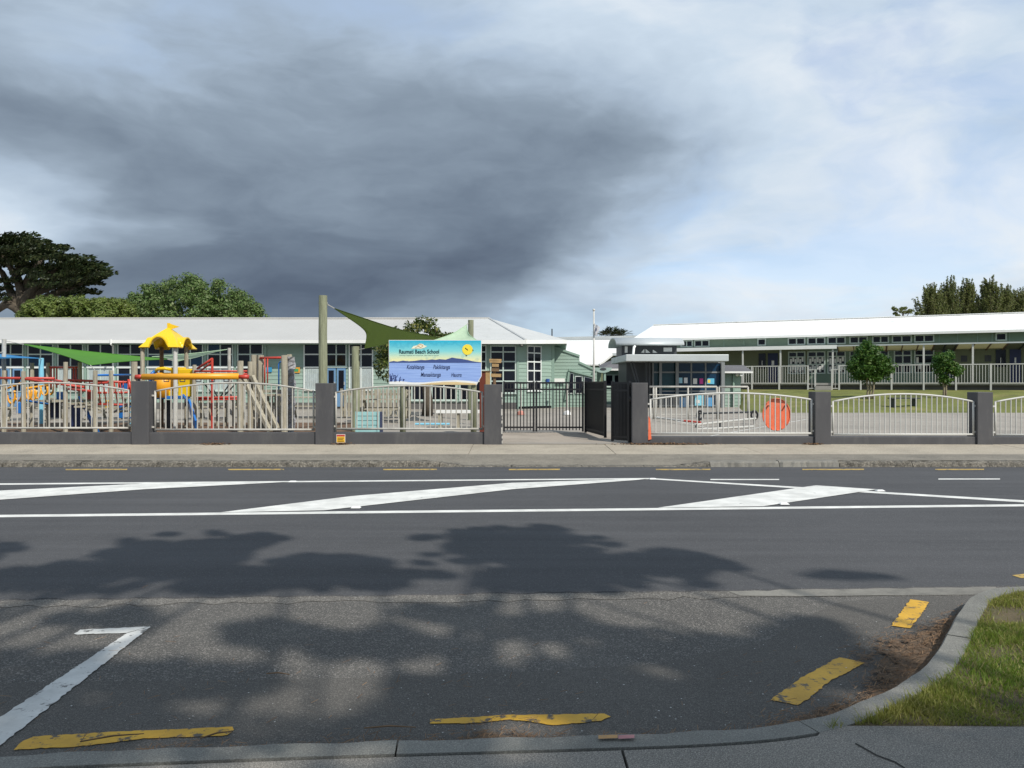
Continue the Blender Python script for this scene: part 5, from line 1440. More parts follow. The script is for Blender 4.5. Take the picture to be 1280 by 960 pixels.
MB().box(PX(86, 22.2), 22.25, zg(22) + .02, PX(100, 22.2), 22.29, PZ(503, 22.2)).build('side_panel', M['navy'], cf)
MB().box(PX(60, 22.9), 22.9, zg(22) + .3, PX(76, 22.9), 22.94, PZ(503, 22.9)).build('side_panel', M['navy'], cf)
m = MB(); pts = [P(102, 503, 22.2), P(107, 512, 21.8), P(113, 524, 21.4), P(120, 533, 21.0)]
for a_, b_ in zip(pts[:-1], pts[1:]): m.bar(a_, b_, .42, .05, (0, 1, .6))
m.build('slide', M['blue'], cf)
prail(cf, (97, 503, 21.9), (130, 513, 21.0), .03, 'timber', 'balance_log'); prail(cf, (140, 516, 20.8), (166, 503, 21.4), .03, 'rope', 'balance_rope')
for x, y, w_, h_, d, mt in ((70, 490, 9, 14, 23.2, 'blue'), (108, 488, 8, 12, 23.0, 'red'), (131, 500, 10, 12, 22.9, 'yellow'), (147, 507, 8, 16, 22.6, 'blue'), (20, 503, 10, 14, 23.0, 'blue')):
    MB().box(PX(x, d), d, PZ(y + h_, d), PX(x + w_, d), d + .04, PZ(y, d)).build('play_panel', M[mt], cf, bevel=.02)
for k in range(5):
    prail(cf, (122 + k * 7, 479, 21.2), (126 + k * 7, 505, 21.6), .016, 'red', 'ladder_bar')
prail(cf, (118, 505, 21.6), (160, 506, 21.6), .03, 'red'); prail(cf, (8, 497, 21.0), (60, 505, 22.0), .03, 'blue')
# blue scrambling net between the pillars
for k in range(6):
    prail(cf, (161.5, 495 + k*7, 20.7), (167, 492 + k*7, 22.4), .02, 'sky_blue' if k % 2 else 'blue', 'net_rope')
bx_ = tag(MB().box(PX(152, 23.4), 23.4, PZ(487, 23.4), PX(161, 23.4), 23.46, PZ(477, 23.4)).build('panel', M['blue'], cf))

# ---- tower with the yellow roof
tw = thing('play_tower', (PX(205, 22.7), 22.7, zg(22.7)), 'play tower with arched yellow plastic roof and flag', 'play tower')
D0, D1 = 22.0, 23.35
xw0, xw1 = PX(173, D0), PX(222.5, D0)
for x, y, d, mt in ((178, 434, 22.15, 'timber'), (202, 434, 23.15, 'timber_brown'), (219.3, 434, 22.15, 'white_rail'), (233, 434, 23.15, 'timber')):
    ppost(tw, x, y, d, .062, M[mt])
n_ = 40; vs, fs = [], []
cx, cy = (xw0 + xw1)/2, (D0 + D1)/2; hx_, hy_ = (xw1 - xw0)/2, (D1 - D0)/2
zb0 = PZ(434.5, D0)
def roofz(a, b):
    arch = lambda v: math.sqrt(max(0, 1 - (v / .48) ** 2)) * .34
    flare = .06 * max(abs(a), abs(b)) ** 6
    pyr = max(0.0, 1 - max(abs(a), abs(b)) * 1.02) * .52 + .10 * (1 - max(abs(a), abs(b)) ** 3)
    e = .10 * (1 - abs(abs(a) - abs(b))) if min(abs(a), abs(b)) > .6 else 0
    return max(arch(a) * (1 if abs(b) > .0 else 1), arch(b), pyr + .02) + (.0)
for i in range(n_ + 1):
    for j in range(n_ + 1):
        a, b = i / n_ * 2 - 1, j / n_ * 2 - 1
        vs.append((cx + a*hx_, cy + b*hy_, zb0 + roofz(a, b)))
fs = [(i*(n_+1)+j, (i+1)*(n_+1)+j, (i+1)*(n_+1)+j+1, i*(n_+1)+j+1) for i in range(n_) for j in range(n_)]
ro = MB().add(vs, fs).build('roof', M['yellow'], tw, smooth=False, solid=.035)
zpk = zb0 + roofz(0, 0)
MB().box(cx - .035, cy - .03, zpk - .05, cx + .035, cy + .03, PZ(404, 22.7)).build('flag_pole', M['yellow'], ro)
MB().prism([(cx + .03, cy, PZ(404.5, 22.7)), (cx + .31, cy, PZ(408.5, 22.7)), (cx + .03, cy, PZ(412, 22.7))], (0, .03, 0)).build('flag', M['yellow'], ro)
MB().box(PX(180, D0 + .2), D0 + .2, PZ(499, D0), PX(219, D0 + .2), D1 - .1, PZ(495, D0)).build('deck', M['blue'], tw, bevel=.01)
# curved yellow panel and crawl barrel
m = MB(); vs, fs = [], []; K = 14
for k in range(K + 1):
    a = math.pi * (.0 + k / K); 
    for z_ in (PZ(497, 22.3), PZ(466, 22.3)):
        vs.append((PX(202, 22.3) + .26 * math.cos(a), 22.15 - .30 * math.sin(a) + .3, z_))
fs = [(2*k, 2*k+2, 2*k+3, 2*k+1) for k in range(K)]
m.add(vs, fs).build('bubble_panel', M['orange_y'], tw, smooth=True, solid=.03)
MB().tube([P(193, 465, 22.2), P(198, 461, 22.1), P(206, 460.5, 22.1), P(214, 462, 22.2)], .05, 8).build('panel_rim', M['yellow'], tw, smooth=True)
MB().box(PX(206, 22.25), 22.25, PZ(497, 22.25), PX(217.5, 22.25), 22.31, PZ(489, 22.25)).build('panel', M['yellow'], tw, bevel=.015)
MB().box(PX(223, 22.9), 22.85, PZ(496, 22.9), PX(242, 22.9), 22.92, PZ(461, 22.9)).build('panel', M['yellow'], tw, bevel=.03)
MB().box(PX(213, 23.0), 23.0, PZ(480, 23.0), PX(232, 23.0), 23.06, PZ(459, 23.0)).build('panel', M['yellow'], tw, bevel=.03)
m = MB(); pts = [P(232, 500, 22.6), P(237, 506, 22.3), P(241, 519, 21.9), P(245, 533, 21.5)]
for a_, b_ in zip(pts[:-1], pts[1:]): m.bar(a_, b_, .40, .05, (0, 1, .6))
m.build('slide', M['blue'], tw)
for a_, b_ in (((189, 468), (194, 463)), ((189, 474), (197, 466)), ((186, 480), (192, 470))):
    prail(tw, (*a_, 22.0), (*b_, 22.2), .04, 'blue', 'handle')
MB().box(PX(206, 22.6), 22.6, zg(22.6), PX(214, 22.6), 22.66, PZ(500, 22.6)).build('under_panel', M['dark_steel'], tw)
# ---- orange yellow overhead pipe on timber posts
pb_ = thing('overhead_pipe', (PX(238, 20.9), 20.9, zg(20.9)), 'long orange yellow overhead pipe crossing in front of the play tower', 'play bar')
MB().tube([P(178, 471, 20.9), P(299, 470.5, 20.9)], .085, 14).build('pipe', M['orange_y'], pb_, smooth=True)
for x0, x1, mt in ((169.5, 178, 'red'), (299, 311, 'red')):
    MB().tube([P(x0, 471, 20.9), P(x1, 471, 20.9)], .06, 10).build('end_collar', M[mt], pb_, smooth=True)
ppost(pb_, 168, 452, 20.95, .085); ppost(pb_, 300.5, 451, 20.95, .085)
for x in (186, 205, 225, 245, 262, 280):
    MB().tube([P(x, 473, 20.9), P(x, 477, 20.85), P(x + 6, 477, 20.85), P(x + 6, 473, 20.9)], .016, 6).build('hand_grip', M['dark_steel'], pb_)
# ---- red climbing rails
rc = thing('red_climbing_rails', (PX(268, 22), 22, zg(22)), 'red steel climbing rails with one tall red post', 'climbing frame')
ppost(rc, 265.3, 448, 21.6, .035, M['red'])
prail(rc, (265.3, 448.5, 21.6), (247, 460.5, 21.9), .035, 'red'); prail(rc, (265, 453, 21.6), (250, 464, 22), .025, 'red')
prail(rc, (243, 464, 22.6), (309, 464, 22.6), .03, 'red'); prail(rc, (243, 467.5, 22.6), (309, 467.5, 22.6), .03, 'red')
prail(rc, (241, 497.5, 23.0), (304, 496.5, 22.8), .04, 'red'); prail(rc, (241, 500, 23.0), (304, 499, 22.8), .025, 'red')
ppost(rc, 243, 456, 22.7, .06); ppost(rc, 304, 463, 22.7, .05, M['galv']); ppost(rc, 288, 464, 23.2, .05, M['galv'])
for x in range(248, 304, 7):
    prail(rc, (x, 464, 22.6), (x, 467.5, 22.6), .02, 'white_rail', 'bar')
for a_, b_ in (((254, 478), (270, 498)), ((262, 478), (273, 498)), ((290, 476), (274, 498)), ((298, 476), (277, 498))):
    prail(rc, (*a_, 22.9), (*b_, 22.9), .02, 'rope', 'rope')
for x in (252, 262, 272, 282, 292):
    ppost(rc, x, 500, 23.4, .05)
# ---- timber ramp tower with moulded rock climb
rt = thing('ramp_tower', (PX(335, 21.6), 21.6, zg(21.6)), 'grey timber ramp tower with diagonal beams and grey rock climb', 'climbing frame')
for x, y, d, r_ in ((300, 451, 21.2, .08), (313, 452, 21.6, .08), (317.5, 443.5, 22.7, .085), (326, 444, 22.7, .10), (355.5, 444, 20.9, .09), (361.5, 443, 22.4, .09)):
    ppost(rt, x, y, d, r_)
for a_, b_ in (((303, 471, 21.2), (338, 540, 20.6)), ((315, 470, 21.5), (347, 536, 20.9)), ((328, 495, 21.6), (346, 536, 21.4))):
    MB().bar(P(*a_), P(*b_), .11, .10).build('diagonal_beam', M['timber'], rt)
for y, d, x0, x1 in ((489, 21.8, 313, 355), (494, 22.2, 313, 355), (505, 22.2, 317, 355)):
    MB().bar(P(x0, y, d), P(x1, y, d), .09, .09).build('cross_beam', M['timber'], rt)
for k in range(6):
    x = 326 + k * 4.6
    MB().bar(P(x, 495, 22.0), P(x + 1, 536, 21.9), .05, .09, (0, 1, 0)).build('slat', M['timber'], rt)
MB().box(PX(345, 22.4), 22.4, zg(22.4), PX(352, 22.4), 22.44, PZ(490, 22.4)).build('dark_panel', M['navy'], rt)
MB().box(PX(319, 23.0), 23.0, PZ(500, 23.0), PX(326, 23.0), 23.05, PZ(455, 23.0)).build('blue_panel', M['navy'], rt)
prail(rt, (325, 447.5, 22.6), (361, 447, 22.4), .035, 'red')
for x in (331, 334.5): prail(rt, (x, 448, 22.5), (x, 482, 22.5), .018, 'red', 'bar')
MB().tube([P(348.5, 490, 22), P(348.5, 455, 22), P(350, 452.5, 22), P(354, 451, 21.8)], .022, 6).build('blue_handle', M['blue'], rt, smooth=True)
# rock climb: a lumpy moulded slab
rr = random.Random(3); vs, fs = [], []; NU, NV = 8, 40
x0, x1, d_ = PX(357, 21.2), PX(368.5, 21.2), 21.2; z0, z1 = zg(21.2) - .02, PZ(446, 21.2)
for j in range(NV + 1):
    for i in range(NU):
        a = 2 * math.pi * i / NU; z = z0 + (z1 - z0) * j / NV
        k = 1 + .28 * math.sin(z * 19 + i * 1.7) * math.sin(i * 2.3 + z * 7) + rr.uniform(-.10, .10)
        vs.append(((x0+x1)/2 + (x1-x0)/2 * math.cos(a) * k, d_ + .16 * math.sin(a) * k, z))
fs = [(j*NU+i, j*NU+(i+1) % NU, (j+1)*NU+(i+1) % NU, (j+1)*NU+i) for j in range(NV) for i in range(NU)]
fs += [tuple(range(NU)), tuple(NV*NU + i for i in range(NU))]
MB().add(vs, fs).build('rock_climb', M['rock'], rt)
# ---- picnic tables behind
def picnic(label, x, d, rz_):
    b = Vector((PX(x, d), d, zg(d))); t = thing('picnic_table', b, label, 'table', 'grey timber picnic tables')
    c, s = math.cos(rz_), math.sin(rz_)
    def T(p): return Vector((b.x + p[0]*c - p[1]*s, b.y + p[0]*s + p[1]*c, b.z + p[2]))
    for k in range(4): MB().bar(T((-.85, -.29 + .19*k, .74)), T((.85, -.29 + .19*k, .74)), .17, .04).build('top_board', M['timber'], t)
    for sg in (-1, 1):
        for k in range(2): MB().bar(T((-.85, sg*(.62 + .14*k), .44)), T((.85, sg*(.62 + .14*k), .44)), .12, .04).build('seat_board', M['timber'], t)
        MB().bar(T((sg*.6, -.8, .40)), T((sg*.6, .8, .40)), .05, .09).build('bearer', M['timber'], t)
        for s2 in (-1, 1): MB().bar(T((sg*.6, s2*.6, .0)), T((sg*.6, s2*.2, .71)), .05, .09).build('leg', M['timber'], t)
    return t
picnic('grey timber picnic table behind the yellow hoops', 45, 26.5, .1)
picnic('grey timber picnic table behind the blue bar and red rails', 140, 27, -.05)
picnic('grey timber picnic table behind the red climbing rails', 272, 27, .15)
picnic('grey timber picnic table behind the rock climb', 385, 27.5, 0)
picnic('grey timber picnic table behind the turquoise planter', 478, 25.5, .05)
# ---- grey paling fence behind the split timber pole
pf = thing('paling_fence', (PX(466, 27.5), 27.5, zg(27.5)), 'low weathered paling fence behind the split timber pole', 'fence')
X0, X1 = PX(427, 27.5), PX(512, 27.5); me_ = MB().box(-.045, -.012, 0, .045, .012, 1).build('paling_source', M['timber']); pm_ = me_.data; bpy.data.objects.remove(me_)
k = int((X1 - X0) / .135)
for i in range(k + 1):
    rr = random.Random(i); inst(pm_, 'paling', (X0 + (X1 - X0) * i / k, 27.5, zg(27.5) + .05), pf, None, (1, 1, .98 + rr.uniform(-.03, .03)))
for z_ in (.3, .85): MB().bar((X0, 27.53, zg(27.5) + z_), (X1, 27.53, zg(27.5) + z_), .04, .08).build('rail', M['timber'], pf)
for X in (X0 + .1, (X0+X1)/2, X1 - .1): MB().box(X - .05, 27.56, zg(27.5) - .1, X + .05, 27.66, zg(27.5) + 1.0).build('post', M['timber'], pf)
# ---- turquoise slatted planter
tp = thing('planter', (PX(461, 19.3), 19.3, zg(19.3)), 'turquoise slatted planter box behind the pickets below the name board', 'planter')
X0, X1 = PX(446.5, 19.2), PX(476, 19.2); hh = PZ(514, 19.2) - zg(19.3)
for k in range(6):
    MB().box(X0, 19.0, zg(19.3) + hh*k/6 + .006, X1, 19.03, zg(19.3) + hh*(k+1)/6 - .006).build('slat', M['turq'], tp)
MB().box(X0 + .01, 19.031, zg(19.3), X1 - .01, 19.6, zg(19.3) + hh - .03).build('box', M['navy'], tp)
for X in (X0, X1 - .05): MB().box(X, 18.975, zg(19.3), X + .05, 18.999, zg(19.3) + hh).build('corner', M['turq'], tp)
# ---- bench with white seat, dark shed door opening behind the name board
bn = thing('bench', (PX(572, 22.8), 22.8, zg(22.8)), 'long white topped bench under the name board', 'bench')
for k in range(3): MB().box(PX(545, 22.6), 22.6 + .14*k, zg(22.6) + .44, PX(599, 22.6), 22.73 + .14*k, zg(22.6) + .52).build('seat_board', M['white_trim'], bn)
for x in (550, 572, 594): MB().box(PX(x, 22.7) - .05, 22.65, zg(22.7), PX(x, 22.7) + .05, 22.98, zg(22.7) + .438).build('leg', M['timber'], bn)
MB().tube([P(519, 530, 22.3), P(562, 530, 22.3)], .03, 6).build('foot_rail', M['sky_blue'], bn)

# ================================================================== YARD FURNITURE
fpole = thing('flagpole', (PX(742.3, 33), 33, zg(33)), 'slim white flagpole with small drooping white flag', 'flagpole')
MB().tube([(PX(742.3, 33), 33, zg(33) - .05), (PX(742.3, 33), 33, PZ(388, 33))], [.055, .032], 10).build('mast', M['white_rail'], fpole, smooth=True)
MB().ball((PX(742.3, 33), 33, PZ(387.5, 33)), .06, 8, 6).build('finial', M['white_rail'], fpole, smooth=True)
vs, fs = [], []
for i in range(7):
    for j in range(9):
        a, b = i / 6, j / 8
        p = P(742.8 + a * 7.0 * (1 - .5*b) + .5*math.sin(b*7), 404.5 + b * 15 + a * (4.5 - b*4), 33)
        vs.append((p.x, p.y - .07 + .06*math.sin(a*8 + b*2), p.z))
fs = [(i*9+j, (i+1)*9+j, (i+1)*9+j+1, i*9+j+1) for i in range(6) for j in range(8)]
MB().add(vs, fs).build('flag', M['white_cloth'], fpole, smooth=True)
for pl in ([(744.5, 409), (746, 411), (745.5, 414), (744, 413)],):
    MB().prism([P(x, y, 32.86) for x, y in pl], (0, .005, 0)).build('flag_emblem', M['navy'], fpole)
MB().tube([P(743.2, 404, 32.93), P(743.2, 420, 32.93)], .012, 5).build('halyard', M['white_rail'], fpole)
os_ = thing('oval_sign', (PX(754, 34.5), 34.5, zg(34.5)), 'half round pale green sign on a post beside the flagpole', 'sign')
op = [P(754 + 11*math.cos(a), 459.5 + 6.5*math.sin(a), 34.5) for a in [math.pi*k/16 for k in range(17)]]
MB().prism(op, (0, .05, 0)).build('board', mat('sign_sage', (0.30, 0.40, 0.36)), os_)
MB().prism([P(754 + 4*math.cos(a), 461.3 + 1.5*math.sin(a), 34.48) for a in [2*math.pi*k/14 for k in range(14)]], (0, .015, 0)).build('emblem', M['dark_steel'], os_)
MB().bar(P(756, 465, 34.6), P(756, 512, 34.6), .08, .08, (0, 1, 0)).build('post', M['green_trim'], os_)
# ramp handrail before the entrance
hr_ = thing('handrail', (PX(870, 27), 27, zg(27)), 'galvanised tubular handrail with mesh in front of the glass entrance', 'railing')
zt_ = PZ(483.5, 27)
for a_, b_ in ((812, 896), (899, 935)):
    MB().tube([(PX(a_, 27), 27, zt_), (PX(b_, 27), 27, zt_)], .035, 8).build('top_rail', M['galv'], hr_, smooth=True)
MB().tube([(PX(812, 27), 27, zt_ - .28), (PX(896, 27), 27, zt_ - .28)], .018, 6).build('mid_rail', M['galv'], hr_)
MB().tube([(PX(812, 27), 27, zg(27) + .15), (PX(896, 27), 27, zg(27) + .15)], .018, 6).build('low_rail', M['galv'], hr_)
for x in (817, 820, 860, 896, 899, 935):
    MB().tube([(PX(x, 27), 27, zg(27) - .05), (PX(x, 27), 27, zt_)], .032, 8).build('post', M['galv'], hr_, smooth=True)
for k in range(38):
    x = 822 + k * 1.95
    MB().tube([(PX(x, 27), 27, zg(27) + .15), (PX(x, 27), 27, zt_ - .28)], .006, 4).build('wire', M['galv'], hr_)
# scooter rack: low rails with wheel slots
br_ = thing('scooter_rack', (PX(900, 23), 23, zg(23)), 'low scooter rack of white and red bars behind the white pickets', 'rack')
for x0, y0, d0, x1, y1, d1, mt in ((872, 517, 24.5, 945, 515, 24.5, 'dark_steel'), (868, 531, 23, 945, 523, 23.4, 'white_rail'), (872, 537, 22.4, 943, 533, 22.6, 'white_rail'), (855, 526, 24, 876, 528, 23.6, 'red'), (820, 522, 26, 862, 527, 24, 'white_rail')):
    MB().tube([P(x0, y0, d0), P(x1, y1, d1)], .03, 6).build('bar', M[mt], br_)
for x, y, d in ((874, 516, 24.5), (943, 514.5, 24.5), (870, 530, 23), (930, 524, 23.3), (900, 527.5, 23.2), (905, 535, 22.5), (880, 536.5, 22.4)):
    a_ = P(x, y, d); MB().tube([a_, (a_.x, a_.y, zg(d) - .02)], .03, 6).build('leg', M['dark_steel'], br_)
for x in (875, 943):
    c = P(x, 519, 24.3)
    MB().tube([(c.x + .10*math.cos(k*math.pi/7), c.y, c.z + .13*math.sin(k*math.pi/7)) for k in range(15)], .035, 6).build('wheel_slot', M['black_metal'], br_)
# slatted bench on the bank
bb = P(1131, 508, 33.2); zb_ = bank_z(bb.x, 33.2)
bn2 = thing('bench', (bb.x, 33.2, zb_), 'low dark bench on the grass bank below the verandah', 'bench')
for k in range(3): MB().box(bb.x - .62, 33.1 + .13*k, zb_ + .36, bb.x + .62, 33.21 + .13*k, zb_ + .41).build('slat', M['dark_steel'], bn2)
for s in (-.5, .42): MB().box(bb.x + s, 33.12, zb_ - .05, bb.x + s + .08, 33.44, zb_ + .359).build('leg', M['dark_steel'], bn2)
# net stands inside the driveway gate
for i, (x, lab) in enumerate(((651, 'thin net post on a red and white base behind the narrow gate leaf'), (709, 'thin net post on a white base behind the wide gate leaf'))):
    d = 29.5; t = thing('net_post', (PX(x, d), d, zg(d)), lab, 'post', 'net posts in the yard')
    MB().tube([(PX(x, d), d, zg(d)), (PX(x, d), d, PZ(480, d))], .03, 8).build('pole', M['galv'], t)
    MB().tube([(PX(x, d), d, zg(d)), (PX(x, d), d, zg(d) + .10), (PX(x, d), d, zg(d) + .16)], [.15, .13, .05], 14).build('base', M['white_trim'] if i else flat('faded_pink', (0.50, 0.22, 0.17)), t)
# court lines
for k, (a_, b_) in enumerate((((815, 519), (900, 532)), ((860, 540), (1010, 522)), ((1045, 523), (1215, 525)))):
    pa_ = [G(a_[0], a_[1], .42), G(b_[0], b_[1], .42)]
    pts = []
    for p in pa_: pts.append(Vector((p.x, p.y, zg(p.y) - .008)))
    d = (pts[1] - pts[0]).normalized(); sd = Vector((-d.y, d.x, 0)) * .03
    struct(MB().poly([pts[0] - sd, pts[1] - sd, pts[1] + sd, pts[0] + sd]).build('court_line', M['white_paint']))

# ================================================================== TREES
def leaf_quads(C, Nn, size, aspect, rng, tilt=.6):
    """rhombic leaves at C, facing roughly Nn"""
    n = len(C)
    Nn = Nn + rng.normal(0, tilt, (n, 3)); Nn /= np.linalg.norm(Nn, axis=1)[:, None] + 1e-9
    r = rng.normal(0, 1, (n, 3)); T = np.cross(Nn, r); T /= np.linalg.norm(T, axis=1)[:, None] + 1e-9
    B = np.cross(Nn, T)
    a = size[:, None] * T * .5; b = size[:, None] * aspect * B * .5
    V = np.zeros((n, 4, 3)); V[:, 0] = C - a; V[:, 1] = C + b + .1 * a; V[:, 2] = C + a; V[:, 3] = C - b + .1 * a
    return V
def clumps_on(center, radii, n, rng, zmin=-.3, jitter=.12, inner=.0):
    v = rng.normal(0, 1, (n * 3, 3)); v /= np.linalg.norm(v, axis=1)[:, None]; v = v[v[:, 2] > zmin][:n]
    k = 1 - np.abs(rng.normal(0, jitter, len(v))); 
    if inner: k *= np.where(rng.random(len(v)) < inner, rng.uniform(.3, .8, len(v)), 1)
    return np.array(center) + v * np.array(radii) * k[:, None], v
def clump_leaves(cc, cr, per, size, rng, flat=1.0, aspect=.5, tilt=.5, up=0.0):
    """leaves on little domes round each clump centre"""
    n = len(cc); v = rng.normal(0, 1, (n, per, 3)); v /= np.linalg.norm(v, axis=2)[..., None]
    rad = cr[:, None, None] * rng.uniform(.55, 1.05, (n, per, 1))
    pts = cc[:, None, :] + v * rad * np.array([1, 1, flat]); nn = v * np.array([1, 1, 1 / max(flat, .3)]) + np.array([0, 0, up])
    pts = pts.reshape(-1, 3); nn = nn.reshape(-1, 3)
    s = rng.uniform(.7, 1.3, len(pts)) * size
    return leaf_quads(pts, nn, s, aspect, rng, tilt)
def limb_path(a, b, rng, k=6, wob=.15, sag=0.0):
    a, b = np.array(a, float), np.array(b, float); L_ = np.linalg.norm(b - a); out_ = []
    for i in range(k + 1):
        t = i / k; p = a + (b - a) * t + rng.normal(0, wob * L_ * .12, 3) * math.sin(t * math.pi); p[2] += sag * L_ * math.sin(t * math.pi)
        out_.append(Vector(p))
    return out_
def tree_root(name, label, base, group=None, cat='tree'):
    return thing(name, base, label, cat, group)

# ---- rounded dense trees behind the classroom roof
def round_tree(label, base, centers, leafm, seed, per=170, lsize=.16, trunk_r=.25):
    rng = np.random.default_rng(seed); t = tree_root('broadleaf_tree', label, base)
    Vs = []; tr = MB()
    for (c, rad, n, crad) in centers:
        cc, vv = clumps_on(c, rad, n, rng, -.45, .10)
        cr = rng.uniform(.7, 1.25, len(cc)) * crad
        Vs.append(clump_leaves(cc, cr, per, lsize, rng, .8, .55, .28, .35))
        # inner leaves close the crown off
        ci, _ = clumps_on(c, [r_ * .72 for r_ in rad], n // 3, rng, -.6, .25)
        Vs.append(clump_leaves(ci, np.full(len(ci), crad * 1.5), per // 2, lsize * 1.6, rng, 1, .7, .8))
        top = Vector(c)
        tr.tube(limb_path(base, tuple(top), rng), [trunk_r * f for f in (1, .8, .6, .5, .4, .3, .15)], 8)
        for k in range(5):
            e = cc[rng.integers(len(cc))]; s_ = Vector(base).lerp(top, rng.uniform(.5, .8))
            tr.tube(limb_path(tuple(s_), tuple(e), rng, 5), [trunk_r * .4, trunk_r * .3, trunk_r * .2, trunk_r * .14, trunk_r * .1, .03], 6)
    tr.build('trunk', M['trunk'], t, smooth=True)
    fast_quads('crown', np.concatenate(Vs), leafm, t)
    return t
def PC(x, y, d): return tuple(P(x, y, d))
round_tree('large dense dark green domed tree rising behind the grey roof', (PX(245, 52), 52, .4), [(PC(240, 400, 52), (3.9, 3.4, 3.0), 130, .55), (PC(287, 405, 52), (2.3, 2.4, 2.2), 65, .50), (PC(185, 397, 52), (1.7, 2.0, 2.0), 50, .48)], M['leaf_pohu2'], 1)
round_tree('lower yellow green spreading tree beside the wind shaped conifer', (PX(105, 49), 49, .4), [(PC(65, 396, 49), (1.7, 2.0, 1.15), 80, .36), (PC(98, 395, 49), (1.9, 2.0, 1.15), 80, .36), (PC(136, 396, 49), (1.7, 2.0, 1.1), 80, .36)], M['leaf_pohu'], 2)

# ---- wind shaped conifer at the left
def macrocarpa():
    rng = np.random.default_rng(5); D = 56.0; base = Vector((PX(30, D), D, .4))
    t = tree_root('conifer_tree', 'big dark wind shaped conifer with bare forked trunk', base)
    tr = MB()
    fork = P(27, 388, D)
    tr.tube([base, P(31, 430, D), P(31, 402, D), fork], [.62, .55, .48, .42], 10)
    limbs = [((27, 388), (12, 362), (3, 341), (-14, 325)), ((27, 388), (25, 360), (17, 341), (2, 318)), ((28, 385), (29, 362), (22, 345), (30, 315)), ((29, 380), (45, 366), (68, 358), (85, 349)),
             ((28, 384), (36, 367), (55, 350), (70, 335)), ((27, 390), (10, 380), (-3, 388), (-22, 402)), ((28, 375), (33, 355), (45, 335), (55, 318)), ((29, 384), (50, 375), (80, 363), (105, 353))]
    for L_ in limbs:
        pts = [P(x, y, D + rng.uniform(-1.2, 1.2) * i / 3) for i, (x, y) in enumerate(L_)]
        pts = catmull(pts, .5); n = len(pts)
        tr.tube(pts, [.36 * (1 - .85 * i / n) + .03 for i in range(n)], 7)
    Vs = []; pads = []
    # outline of the crown in the picture, top edge and underside
    top = [(-60, 300), (-30, 296), (0, 293), (12, 293), (24, 290), (35, 294), (50, 300), (70, 306), (85, 309), (95, 316), (110, 325), (122, 331), (130, 338)]
    bot = [(-60, 335), (-20, 338), (0, 330), (20, 336), (40, 352), (55, 362), (70, 366), (85, 364), (100, 358), (115, 352), (122, 347), (130, 342)]
    def ip(L_, x): return float(np.interp(x, [p[0] for p in L_], [p[1] for p in L_]))
    for k in range(235):
        x = rng.uniform(-62, 127); y = rng.uniform(ip(top, x) + 3, ip(bot, x)); d = D + rng.uniform(-2.6, 2.6)
        pads.append((x, y, d, rng.uniform(.45, 1.05)))
    for (x, y) in ((105, 364), (112, 366), (95, 366), (118, 355), (76, 369), (90, 372), (2, 360), (8, 368), (0, 374), (12, 350), (-8, 362), (120, 346), (10, 352), (22, 366), (30, 372), (40, 370)):
        pads.append((x, y, D + rng.uniform(-1, 1), .6))
    for (x, y, d, r_) in pads:
        c = np.array(P(x, y, d)); n = int(120 * r_ + 20)
        a = rng.uniform(0, 2*np.pi, n); rr = np.sqrt(rng.uniform(0, 1, n)) * r_
        pts = np.stack([c[0] + rr*np.cos(a) * 1.25, c[1] + rr*np.sin(a), c[2] + rng.uniform(-.10, .16, n) + .10 * np.cos(a) * rr], 1)
        # sprays point outward and up, away from the wind
        dirv = np.stack([np.cos(a) * .6 + .7, np.sin(a) * .5, rng.uniform(.05, .55, n)], 1); dirv /= np.linalg.norm(dirv, axis=1)[:, None]
        side = np.cross(dirv, rng.normal(0, 1, (n, 3))); side /= np.linalg.norm(side, axis=1)[:, None]
        L_ = rng.uniform(.16, .42, n)[:, None]; w = rng.uniform(.05, .10, n)[:, None]
        V = np.zeros((n, 4, 3)); V[:, 0] = pts - dirv*L_*.4; V[:, 1] = pts + side*w; V[:, 2] = pts + dirv*L_*.6; V[:, 3] = pts - side*w
        Vs.append(V)
    tr.build('trunk', M['trunk'], t, smooth=True)
    fast_quads('crown', np.concatenate(Vs), M['leaf_mac'], t)
macrocarpa()

